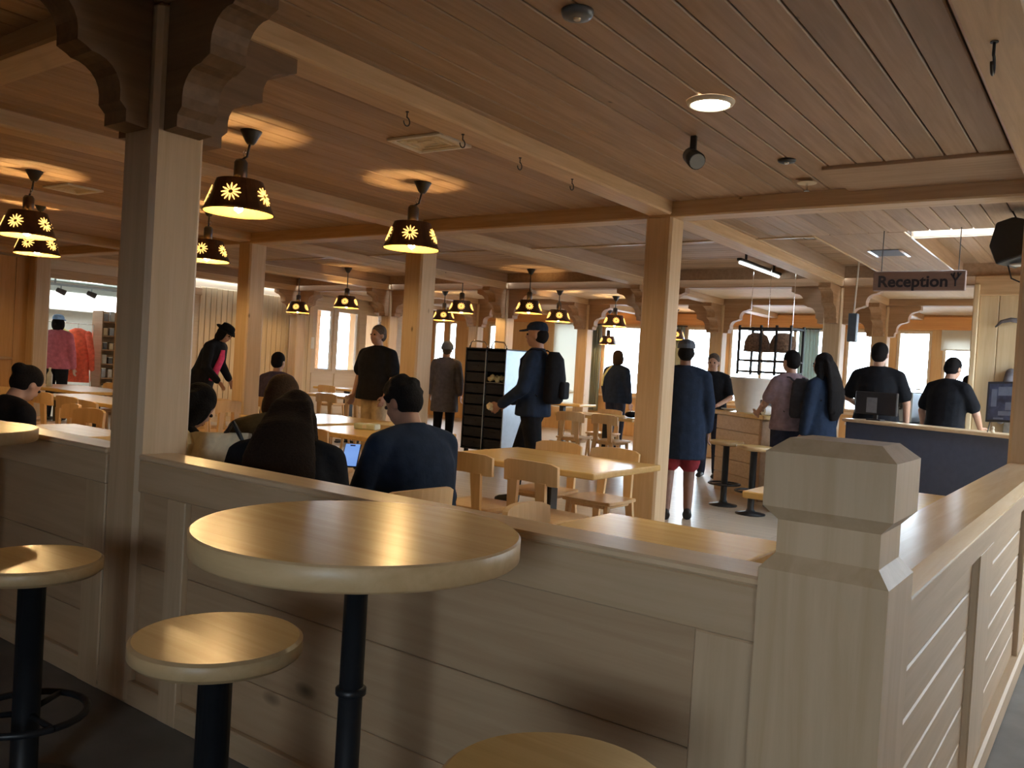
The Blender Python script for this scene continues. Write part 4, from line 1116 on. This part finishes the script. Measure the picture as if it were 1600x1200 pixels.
# ------------------------------------------------------------------ counters
def placed(name, label, cat, x, y, z=0, rot=0, group=None): return thing(name, label, cat, (x, y, z), math.radians(rot), group)
m_cfront = {'x': wood('counter_front_board', (.58, .44, .30), (.48, .34, .22), 'x', .5, var=.12)}
t = placed('stool_counter', 'light boarded counter with a pale worktop behind two bar stools', 'counter', -4.10, 9.95, 0, -38)
obj('carcass', B(.04, 1.0, .05, .62, 0, .93), m_post['x'], t)
for i in range(5):
    z = .06 + i * .174
    obj('front_board', B(.04, 1.0, .03, .05, z, z + .168, .004), m_cfront['x'], t)
obj('corner_post', B(.98, 1.04, .03, .62, 0, .93, .005), m_brack['x'], t)
obj('worktop', B(-.02, 1.10, 0, .68, .93, .98, .008), m_table, t)
bar_stool('black-legged bar stool in front of the boarded counter, nearer the corner post', -3.00, 8.40, r=.18, wide=.034)
bar_stool('black-legged bar stool in front of the boarded counter, nearer the coat woman', -3.42, 8.72, r=.18, wide=.034)
m_tub = plain('white_translucent_plastic', (.80, .78, .74), .5, noise=.03)
t = placed('tub', 'large white tapered tub standing on the boarded counter', 'tub', -3.64, 9.98, .98)
bm = bmesh.new(); lathe(bm, [(.165, 0), (.17, .01), (.255, .40), (.262, .405), (.250, .405), (.165, .02)], 32, cap=False); bm.faces.new([v for v in bm.verts if abs(v.co.z) < 1e-6][:32]) if False else None
lathe(bm, [(.165, 0), (.165, .02)], 32); obj('bucket', bm, m_tub, t, smooth=True)
bm = bmesh.new(); lathe(bm, [(.255, .40), (.268, .40), (.268, .42), (.255, .42)], 32, cap=False); obj('rim', bm, m_tub, t)
t = placed('dispenser_box', 'small dark box beside the white tub on the counter', 'box', -3.30, 9.58, .98, -38)
obj('case', B(-.07, .07, -.06, .06, 0, .17, .008), m_iron, t); obj('slot', B(-.05, .05, -.066, -.058, .10, .12), m_black, t)
t = placed('paper_roll', 'white paper roll in front of the small dark box', 'roll', -3.27, 9.46, 1.035, -38)
bm = bmesh.new(); tube(bm, [(0, -.04, 0), (0, .04, 0)], .055, 24); obj('paper', bm, m_white, t); bm = bmesh.new(); tube(bm, [(0, -.042, 0), (0, .042, 0)], .02, 14); obj('core', bm, m_iron, t)
t = placed('plate', 'white plate at the near end of the boarded counter', 'plate', -3.98, 10.15, .98)
bm = bmesh.new(); lathe(bm, [(.05, 0), (.06, .004), (.10, .016), (.096, .02), (.05, .008)], 28); obj('dish', bm, m_white, t, smooth=True)

t = placed('reception_counter', 'long slate blue fronted counter with a pale wooden top', 'counter', -2.40, 9.40, 0, -28.8)
obj('front_panel', B(0, 2.35, .03, .06, .06, .985, .004), m_blue_front, t)
obj('carcass', B(.02, 2.35, .06, .30, 0, .985), m_iron, t)
obj('plinth', B(.02, 2.35, .05, .30, 0, .06), m_black, t)
obj('worktop', B(-.03, 2.35, 0, .34, .985, 1.02, .006), m_cap, t)
def on_rec(u, v):
    a = math.radians(-28.8); return (-2.40 + u * math.cos(a) - v * math.sin(a), 9.40 + u * math.sin(a) + v * math.cos(a))
x, y = on_rec(1.68, .13)
t = placed('poster_stand', 'dark framed poster leaning on two thin legs on the blue counter', 'poster', x, y, 1.02, -24)
bm = bmesh.new(); box(bm, -.145, .145, -.012, .012, .10, .47, .004); f = obj('frame', bm, m_iron, t, rot=(-.10, math.radians(-3), 0))
bm = bmesh.new(); box(bm, -.125, .125, -.015, -.012, .12, .45); obj('print', bm, plain('poster_print', (.035, .05, .10), .35, noise=.5, nscale=14), f)
m_pp = plain('poster_pale_print', (.14, .17, .24), .4)
for a in ((-.04, .10, .34, .42), (.03, .11, .21, .28), (-.10, -.05, .24, .40), (-.03, .09, .16, .20), (-.07, .02, .125, .14)): obj('printed_block', B(a[0], a[1], -.0165, -.015, a[2], a[3]), m_pp, f)
for s in (-.11, .10):
    bm = bmesh.new(); tube(bm, [(s, .02, .12), (s, -.02, 0)], .005, 6); obj('leg', bm, m_black, t)
x, y = on_rec(.25, .18)
t = placed('monitor', 'dark monitor on the blue counter, seen from behind with a pale sticker', 'monitor', x, y, 1.02, -20)
obj('screen', B(-.24, .24, -.015, .02, .06, .30, .008), m_iron, t); obj('sticker', B(-.10, .02, -.018, -.015, .08, .24, 0), plain('dull_sticker', (.20, .21, .24), .6), t); obj('stand', B(-.08, .08, -.04, .05, 0, .015), m_iron, t); obj('neck', B(-.02, .02, -.005, .015, .012, .07), m_iron, t)
t = placed('figurine', 'tiny pale figurine at the foot of the framed poster', 'ornament', *on_rec(1.66, .05), 1.02)
bm = bmesh.new(); lathe(bm, [(.018, 0), (.014, .02), (.008, .035), (.014, .045), (.006, .06)], 12); obj('figure', bm, m_cream, t, smooth=True)

# back counter with trays and a coffee grinder behind reception
t = placed('back_counter', 'white work counter against the windows behind the two men', 'counter', -2.2, 12.0, 0, -10)
obj('carcass', B(-.75, .75, -.25, .25, 0, .84), m_cream, t); obj('worktop', B(-.78, .78, -.28, .28, .84, .88, .005), m_white, t)
t = placed('coffee_machine', 'steel and black coffee machine between the two men at reception', 'coffee machine', -2.32, 11.95, .88, -10)
obj('body', B(-.18, .18, -.18, .18, .06, .46, .015), m_steel, t); obj('base', B(-.2, .2, -.2, .2, 0, .06, .01), m_iron, t); obj('group_head', B(-.14, .14, -.24, -.18, .26, .32, .008), m_black, t)
bm = bmesh.new()
for q in (-.08, .08): tube(bm, [(q, -.22, .26), (q, -.30, .24)], .014, 8)
obj('handle', bm, m_black, t)
bm = bmesh.new(); tube(bm, [(-.17, -.1, .50), (.17, -.1, .50)], .008, 8); tube(bm, [(-.17, .1, .50), (.17, .1, .50)], .008, 8); obj('cup_rail', bm, m_chrome, t)
for i in range(6):
    o = placed('tray', ('lowest', 'second', 'third', 'fourth', 'fifth', 'topmost')[i] + ' serving tray of the stack behind the reception counter', 'tray', -1.92 + rnd.uniform(-.01, .01), 11.9, .88 + i * .024, rnd.uniform(-8, 8), 'stack of grey trays behind the counter')
    bm = bmesh.new(); prism(bm, [(-.16, .018), (-.14, 0), (.14, 0), (.16, .018), (.165, .022), (-.165, .022)], -.12, .12, 'y'); obj('dish', bm, m_steel if i % 2 else m_white, o)
# coat and dark banner on the pine wall
t = placed('coat', 'grey coat hanging on the light pine wall behind reception', 'coat', -.86, 10.97, 0)
bm = bmesh.new(); loft(bm, [(Vector((0, 0, 1.72)), .06, .04, Vector((1, 0, 0)), Vector((0, 1, 0))), (Vector((0, 0, 1.64)), .18, .05, Vector((1, 0, 0)), Vector((0, 1, 0))), (Vector((0, -.01, 1.3)), .19, .06, Vector((1, 0, 0)), Vector((0, 1, 0))), (Vector((0, -.01, .85)), .22, .06, Vector((1, 0, 0)), Vector((0, 1, 0)))], 18)
obj('cloth', bm, cloth('pale_grey_cloth', (.34, .35, .36)), t, smooth=True)
for s in (-1, 1):
    bm = bmesh.new(); limb(bm, [Vector((s * .17, -.01, 1.62)), Vector((s * .23, -.02, 1.35)), Vector((s * .24, -.03, 1.08))], [.055, .05, .042]); obj('sleeve', bm, m_greyc, t, smooth=True)
bm = bmesh.new(); tube(bm, [(0, .06, 1.74), (0, -.02, 1.74), (0, -.03, 1.77)], .008, 6); obj('hook', bm, m_chrome, t)
t = placed('hanging_banner', 'narrow dark banner high on the light pine wall above the coat', 'banner', -.90, 11.02, 1.80)
obj('cloth', B(-.05, .05, -.012, 0, 0, .42, .003), m_blue_front, t); bm = bmesh.new(); tube(bm, [(-.07, -.008, .43), (.07, -.008, .43)], .01, 8); obj('rod', bm, m_chrome, t)
t = placed('horn', 'curved grey animal horn fixed high on the light pine wall', 'ornament', -1.10, 11.0, 2.16)
bm = bmesh.new(); tube(bm, [(-.12, 0, -.02), (-.06, -.03, .04), (.03, -.05, .06), (.12, -.03, .05)], [.008, .02, .026, .03], 10); obj('curve', bm, m_greyc, t, smooth=True)

# narrow hanging display box on a rod
t = placed('hanging_box', 'narrow dark box hung on a white rod beside the ponytail woman', 'display', -2.66, 10.55, 0)
obj('case', B(-.05, .05, -.05, .05, 1.90, 2.24, .006), plain('grey_blue_case', (.07, .10, .14), .4), t); bm = bmesh.new(); tube(bm, [(0, 0, 2.24), (.02, 0, ZR)], .010, 8); obj('rod', bm, m_white, t)

# iron rack with two woven baskets, hung over the counter
t = placed('iron_rack', 'black iron rack hanging on wires above the boarded counter', 'rack', -3.60, 10.42, 0, -10)
for z in (2.02, 1.62, 1.48):
    bm = bmesh.new()
    for a in ((-.36, .36, -.17, -.15), (-.36, .36, .15, .17), (-.36, -.34, -.15, .15), (.34, .36, -.15, .15)): box(bm, *a, z - .012, z + .012)
    obj('ring', bm, m_iron, t)
for q in ((-.35, -.16), (.35, -.16), (-.35, .16), (.35, .16), (-.05, -.16), (.16, -.16)):
    obj('upright', B(q[0] - .013, q[0] + .013, q[1] - .013, q[1] + .013, 1.44, 2.06), m_iron, t)
for q in ((-.3, 0), (-.05, 0), (.28, 0)):
    bm = bmesh.new(); tube(bm, [(q[0], q[1], 2.02), (q[0], q[1], ZR)], .004, 5); obj('wire', bm, m_chrome, t)
m_wick = plain('brown_wicker', (.20, .12, .075), .8, noise=.5, nscale=45, bump=.6)
for i, (q, l) in enumerate(((-.185, 'left'), (.165, 'right'))):
    b = placed('wicker_basket', 'brown woven basket hanging upside down in the iron rack, the %s one' % l, 'basket', -3.60 + q, 10.42 - q * .17, 1.74)
    bm = bmesh.new(); lathe(bm, [(.155, 0), (.162, .01), (.155, .12), (.12, .20), (.06, .235)], 24); obj('weave', bm, m_wick, b, smooth=True)
    bm = bmesh.new(); lathe(bm, [(.155, -.006), (.167, -.006), (.167, .014), (.155, .014)], 24, cap=False); obj('rim', bm, m_wick, b)
    bm = bmesh.new(); tube(bm, [(0, 0, .23), (0, 0, .29)], .004, 5); obj('cord', bm, m_iron, b)

# ------------------------------------------------------------------ tray trolley
TX0, TX1, TY0, TY1 = -8.10, -7.33, 9.92, 10.56
t = placed('tray_trolley', 'tall black trolley with a steel side panel left of the backpack man', 'trolley', -7.715, 10.24, 0)
hx, hy = (TX1 - TX0) / 2, (TY1 - TY0) / 2
obj('side_panel', B(hx - .02, hx, -hy, hy, .10, 1.60, .004), m_steel, t)
obj('side_panel', B(-hx, -hx + .02, -hy, hy, .10, 1.60, .004), m_iron, t)
obj('back_panel', B(-hx + .02, hx - .02, hy - .02, hy, .10, 1.60), m_iron, t)
obj('top', B(-hx, hx, -hy, hy, 1.60, 1.62, .004), m_iron, t)
obj('divider', B(.005, .02, -hy - .008, -hy + .05, .10, 1.60, .003), m_steel, t)
obj('floor_plate', B(-hx, hx, -hy, hy, .09, .11), m_iron, t)
for a, b in ((-hx + .03, -.02), (.06, hx - .04)):
    bm = bmesh.new(); c = (a + b) / 2
    tube(bm, [(a, -hy + .06, 1.62), (a + .02, -hy + .06, 1.70), (a + .06, -hy + .06, 1.725), (b - .06, -hy + .06, 1.71), (b - .01, -hy + .06, 1.66), (b, -hy + .06, 1.62)], .011, 8); obj('handle', bm, m_chrome, t, smooth=True)
for sx_ in (-1, 1):
    for sy_ in (-1, 1):
        w = B(-.02, .02, -.03, .03, .05, .09); q = obj('caster', w, m_iron, t, (sx_ * (hx - .06), sy_ * (hy - .07), 0))
        bm = bmesh.new(); tube(bm, [(-.014, 0, .04), (.014, 0, .04)], .04, 16); obj('wheel', bm, m_black, q)
first = None
for c, (a, b) in enumerate(((-hx + .025, -.0), (.025, hx - .03))):
    for i in range(9):
        z = .12 + i * .164
        if c == 1 and i == 6: continue
        w2 = (b - a) / 2
        o = placed('crate', 'black plastic crate in the %s column of the trolley, %s from the floor' % (('left', 'right')[c], ('first', 'second', 'third', 'fourth', 'fifth', 'sixth', 'seventh', 'eighth', 'ninth')[i]), 'crate', -7.715 + (a + b) / 2, 10.24, z, 0, 'black crates in the trolley')
        bm = bmesh.new(); box(bm, -w2, w2, -hy + .012, hy - .03, 0, .135, .006); obj('bin', bm, m_crate, o)
        bm = bmesh.new(); box(bm, -w2, w2, -hy + .004, -hy + .02, .115, .140, .003); obj('lip', bm, m_iron, o)
        bm = bmesh.new(); box(bm, -.05, .05, -hy + .006, -hy + .014, .07, .09, .002); obj('grip', bm, m_black, o)
bm = bmesh.new(); r_ = random.Random(5)
for i in range(14): ball(bm, (r_.uniform(-.12, .12), r_.uniform(-.1, .06), r_.uniform(.0, .05)), r_.uniform(.028, .045), 1)
o = placed('bread_heap', 'pale yellow heap on the open shelf of the trolley', 'food', -7.715 + .20, 10.02, 1.149); q = obj('pieces', bm, plain('pale_yellow_food', (.72, .60, .30), .7), o, smooth=True); 
o2 = obj('napkin', B(-.15, .15, -.12, .12, -.042, -.034, .002), m_cream, o)
obj('open_shelf', B(.025, hx - .03, -hy + .012, hy - .03, 1.09, 1.105), m_iron, t)

# ------------------------------------------------------------------ blinds, curtains, roller shade
def blind_mat(name, col):
    m, nt, p = new_mat(name)
    tr = nt.nodes.new('ShaderNodeBsdfTranslucent'); tr.inputs[0].default_value = list(col) + [1]
    mx = nt.nodes.new('ShaderNodeMixShader'); mx.inputs[0].default_value = .5
    p.inputs['Base Color'].default_value = list(col) + [1]; p.inputs['Roughness'].default_value = .9
    nt.links.new(p.outputs[0], mx.inputs[1]); nt.links.new(tr.outputs[0], mx.inputs[2]); nt.links.new(mx.outputs[0], nt.nodes['Material Output'].inputs['Surface'])
    return m
m_blind = blind_mat('blind_fabric', (.85, .84, .78))
t = placed('vertical_blind', 'white vertical blinds drawn over the tall far window', 'blind', -10.39, 16.42, 0)
obj('head_rail', B(-.40, .40, -.03, .03, 2.42, 2.46, .004), m_white, t)
first = None
for i in range(12):
    x = -.36 + i * .0655
    if first is None: first = obj('slat', B(-.030, .030, -.003, .003, .52, 2.42), m_blind, t, (x, 0, 0), (0, 0, .35)); o = first
    else: o = first.copy(); COL.objects.link(o); o.location.x = x
m_curtb = blind_mat('curtain_fabric', (.42, .46, .42))
def curtain(label, x0, x1, z0=.5, z1=2.42):
    t = placed('curtain', label, 'curtain', (x0 + x1) / 2, 16.405, 0)
    bm = bmesh.new(); n = 24; w = (x1 - x0) / 2; P = []
    for i in range(n + 1):
        u = -1 + 2 * i / n
        P.append((u * w, .03 * math.sin(i * 1.7) ))
    poly = [(a, b - .006) for a, b in P] + [(a, b + .006) for a, b in reversed(P)]
    prism(bm, poly, z0, z1, 'z'); obj('cloth', bm, m_curtb, t)
    bm = bmesh.new(); tube(bm, [(-w - .05, 0, z1 + .01), (w + .05, 0, z1 + .01)], .012, 8); obj('rail', bm, m_iron, t)
curtain('grey green curtain at the right end of the wide window', -5.12, -4.74)
curtain('grey green curtain by the window behind the middle post', -7.86, -7.50)
curtain('grey green curtain left of the striped-jacket person', -9.86, -9.50)
t = placed('roller_shade', 'grey roller shade half lowered over the last window', 'blind', -2.35, 16.445, 0)
obj('cloth', B(-.29, .29, -.006, .0, 2.12, 2.46), m_blind, t); obj('bottom_bar', B(-.29, .29, -.012, .006, 2.10, 2.125, .003), m_white, t)

# ------------------------------------------------------------------ the shop beyond the left wall
SX = XLEFT - .12
struct('wall_shop', B(-17.7, -17.6, 5.4, 10.4, -.0, 2.9), m_white, 'bright white back wall of the shop', 'wall')
struct('wall_shop.001', B(-17.6, SX, 5.35, 5.4, 0, 2.9), m_white, 'near side wall of the shop', 'wall')
struct('wall_shop.002', B(-17.6, SX, 10.4, 10.45, 0, 2.9), m_white, 'far side wall of the shop', 'wall')
struct('ceiling', B(-17.6, SX, 5.4, 10.4, 2.55, 2.6), plain('shop_ceiling_grey', (.45, .52, .52), .7), 'grey green ceiling of the shop', 'ceiling')
for i, y in enumerate((7.1, 8.4)):
    t = placed('shop_light', ('near', 'far')[i] + ' fluorescent ceiling panel inside the shop', 'light', -16.0, y, 2.549)
    obj('panel', B(-.55, .55, -.3, .3, -.03, -.004), m_tube, t); obj('housing', B(-.58, .58, -.33, .33, -.02, 0), m_white, t)
t = placed('light_box', 'glowing white light box across the back of the shop', 'light box', -17.3, 8.5, 2.0)
obj('face', B(0, .03, -1.6, 1.6, 0, .32, .005), m_tube, t); obj('case', B(-.1, 0, -1.63, 1.63, -.03, .35, .005), m_white, t)
t = placed('track_light', 'ceiling rail with three small spotlights in the shop opening', 'light', -14.6, 7.6, 2.28)
obj('rail', B(-.02, .02, -.85, 1.2, 0, .04, .004), m_steel, t)
for i, y in enumerate((-.60, -.08, .5)):
    bm = bmesh.new(); tube(bm, [(0, y, 0), (0, y, -.05)], .01, 8); h_ = obj('arm', bm, m_steel, t)
    bm = bmesh.new(); tube(bm, [(-.04, y - .05, -.07), (.05, y + .05, -.12)], [.04, .05], 14); obj('head', bm, m_greyc, h_)
for y in (-.7, 1.1):
    obj('hanger', B(-.01, .01, y - .01, y + .01, .04, .27), m_steel, t)
t = placed('clothes_rail', 'clothes rail with bright jackets inside the shop', 'rail', -15.4, 7.58, 0)
bm = bmesh.new(); tube(bm, [(0, -.45, 0), (0, -.45, 1.68), (0, .42, 1.68), (0, .42, 0)], .014, 8); obj('frame', bm, m_chrome, t)
for y in (-.45, .42): obj('foot', B(-.22, .22, y - .02, y + .02, 0, .03), m_chrome, t)
def jacket(label, y, mat, w=.25):
    t = placed('hanging_jacket', label, 'jacket', -15.4, y, .62, 35, 'jackets on the shop rail')
    bm = bmesh.new(); X_, Y_ = Vector((1, 0, 0)), Vector((0, 1, 0))
    loft(bm, [(Vector((0, 0, .98)), .05, .04, X_, Y_), (Vector((0, 0, .92)), w * .8, .06, X_, Y_), (Vector((0, 0, .5)), w * .9, .08, X_, Y_), (Vector((0, 0, 0)), w, .09, X_, Y_)], 16); obj('cloth', bm, mat, t, smooth=True)
    for s in (-1, 1):
        bm = bmesh.new(); limb(bm, [Vector((s * w * .78, 0, .88)), Vector((s * w * 1.05, 0, .55)), Vector((s * w * 1.1, .02, .25))], [.06, .055, .045]); obj('sleeve', bm, mat, t, smooth=True)
    bm = bmesh.new(); tube(bm, [(0, 0, .98), (0, 0, 1.05), (0, .02, 1.07)], .006, 6); obj('hanger', bm, m_chrome, t)
jacket('pale yellow jacket on the shop rail', 7.40, m_yellowc, .15)
jacket('coral red jacket on the shop rail beside the pale yellow one', 7.72, m_coral, .25)
t = placed('display_shelf', 'brown shop shelf with rows of small packets', 'shelf', -15.35, 8.37, 0, 0)
for y in (-.33, .31): obj('side', B(-.18, .18, y, y + .02, 0, 1.95), m_brack['x'], t)
obj('back', B(-.18, -.165, -.31, .31, 0, 1.95), m_brack['x'], t)
for i in range(7): obj('shelf', B(-.165, .18, -.31, .31, .18 + i * .26, .20 + i * .26), m_brack['x'], t)
cols = [(.08, .08, .09), (.55, .55, .56), (.30, .34, .42), (.62, .52, .36)]
for i in range(7):
    for j in range(5):
        o = placed('packet', 'small packet on the %s shelf board from the floor, %s from the near side' % (('first', 'second', 'third', 'fourth', 'fifth', 'sixth', 'seventh')[i], ('first', 'second', 'third', 'fourth', 'fifth')[j]), 'packet', -15.24, 8.37 - .24 + j * .12, .20 + i * .26, rnd.uniform(-6, 6), 'packets on the shop shelf')
        hgt = rnd.uniform(.10, .17)
        obj('box', B(-.03, .03, -.04, .04, 0, hgt, .004), plain('packet_colour', cols[(i + j * 3) % 4], .5) if (i, j) in ((0, 0), (0, 1), (0, 2), (0, 3)) else bpy.data.materials.get(['packet_colour', 'packet_colour.001', 'packet_colour.002', 'packet_colour.003'][(i + j) % 4]) or m_greyc, o)
        obj('lid', B(-.031, .031, -.041, .041, hgt, hgt + .012, .002), m_black if (i + j) % 2 else m_white, o)

# ------------------------------------------------------------------ small things
t = placed('tote_bag', 'cream canvas bag slumped against the low wall beside the bowed woman', 'bag', -3.15, 2.16, .451, 20)
bm = bmesh.new(); X_, Y_ = Vector((1, 0, 0)), Vector((0, 1, 0))
loft(bm, [(Vector((0, 0, 0)), .17, .09, X_, Y_), (Vector((0, 0, .05)), .20, .11, X_, Y_), (Vector((.02, 0, .30)), .19, .09, X_, Y_), (Vector((.03, -.01, .47)), .20, .055, X_, Y_), (Vector((.06, -.02, .54)), .15, .03, X_, Y_)], 18)
for v in bm.verts: v.co += Vector((rnd.uniform(-1, 1), rnd.uniform(-1, 1), rnd.uniform(-1, 1))) * .010 + Vector((0, 0, .09 * max(0, v.co.x) * (v.co.z > .45)))
obj('canvas', bm, m_cream_c, t)
bm = bmesh.new(); prism(bm, [(-.19, .36), (-.12, .58), (-.03, .50), (-.05, .38)], -.10, -.03, 'y'); obj('flap', bm, m_cream_c, t)
bm = bmesh.new(); tube(bm, [(.10, -.03, .55), (.14, -.04, .60), (.19, -.03, .52), (.21, -.02, .36)], .011, 6); obj('strap', bm, m_black, t)
t = thing('phone', 'phone with a lit blue screen in the hands of the seated man in navy', 'phone', (-2.885, 2.735, .90)); t.rotation_euler = (math.radians(38), 0, math.radians(38))
obj('case', B(-.038, .038, -.078, .078, -.008, 0, .004), m_black, t); obj('screen', B(-.034, .034, -.072, .072, 0, .0015), emit('phone_screen', (.22, .42, .95), .8), t)
obj('notch', B(-.012, .012, .058, .066, .0015, .002), m_black, t)
t = placed('water_bottle', 'clear water bottle on the long table by the shop opening', 'bottle', -11.35, 5.35, .75)
bm = bmesh.new(); lathe(bm, [(.034, 0), (.036, .01), (.036, .15), (.014, .20), (.014, .225)], 18); obj('bottle', bm, plain('clear_plastic', (.55, .62, .68), .15), t, smooth=True)
bm = bmesh.new(); lathe(bm, [(.016, .225), (.016, .245)], 14); obj('cap', bm, m_white, t)
# napkin in the hand of the backpack man
bpy.context.view_layer.update()
wv = p_bp.matrix_world @ (A_bp[-1][1] + Vector((.015, .115, -.03)))
t = thing('paper_napkin', 'crumpled pale napkin in the hand of the backpack man', 'napkin', wv)
bm = bmesh.new(); bmesh.ops.create_icosphere(bm, subdivisions=2, radius=.045)
for v in bm.verts: v.co *= rnd.uniform(.65, 1.15)
obj('paper', bm, m_cream_c, t)
t = placed('napkin_pack', 'white and green packet on the table beyond the man in navy', 'packet', -5.2, 5.1, .75, 20)
obj('wrap', B(-.10, .10, -.06, .06, 0, .05, .012, 2), plain('mint_packet', (.62, .72, .62), .5), t); obj('label_band', B(-.03, .03, -.061, .061, 0, .051, .012), m_white, t)
t = placed('pouch', 'small dark pouch on the table past the middle post', 'pouch', -5.5, 10.45, .75, 10)
bm = bmesh.new(); ball(bm, (0, 0, .045), .045, 2, (2.2, 1.1, 1)); obj('sack', bm, m_blackc, t, smooth=True); obj('zip', B(-.08, .08, -.004, .004, .086, .092), m_chrome, t)
# outside: a red chair on the terrace
t = placed('red_chair', 'red round-backed chair on the terrace beyond the wide window', 'chair', -7.05, 18.9, -.15, 200)
bm = bmesh.new(); lathe(bm, [(.30, .44), (.34, .46), (.34, .50), (.28, .50)], 24, cap=True); obj('seat', bm, m_red, t)
bm = bmesh.new()
for r in (.18, .34): tube(bm, [(r * math.cos(a), -.28, 1.0 + r * math.sin(a)) for a in [i * PI / 12 for i in range(25)]], .022, 8, cap=False)
for a in (0, PI / 3, 2 * PI / 3, PI): tube(bm, [(.18 * math.cos(a), -.28, 1.0 + .18 * math.sin(a)), (.34 * math.cos(a), -.28, 1.0 + .34 * math.sin(a))], .014, 6)
obj('backrest', bm, m_red, t, smooth=True)
for q in ((-.22, -.22), (.22, -.22), (-.22, .22), (.22, .22)):
    bm = bmesh.new(); tube(bm, [(q[0], q[1], .46), (q[0] * 1.2, q[1] * 1.2, 0)], .018, 8); obj('leg', bm, m_red, t)

# ------------------------------------------------------------------ things on and around
bpy.context.view_layer.update()
dg = bpy.context.evaluated_depsgraph_get()
for o in REMESH:
    me = bpy.data.meshes.new_from_object(o.evaluated_get(dg), preserve_all_data_layers=False, depsgraph=dg)
    old = o.data; o.modifiers.clear(); o.data = me
    bpy.data.meshes.remove(old)
    for p in me.polygons: p.use_smooth = True
# lettering becomes plain mesh
for o in [o for o in COL.objects if o.type == 'FONT']:
    me = bpy.data.meshes.new_from_object(o.evaluated_get(dg), depsgraph=dg)
    n = bpy.data.objects.new(o.name, me); COL.objects.link(n); n.parent = o.parent; n.location = o.location; n.rotation_euler = o.rotation_euler
    bpy.data.objects.remove(o)
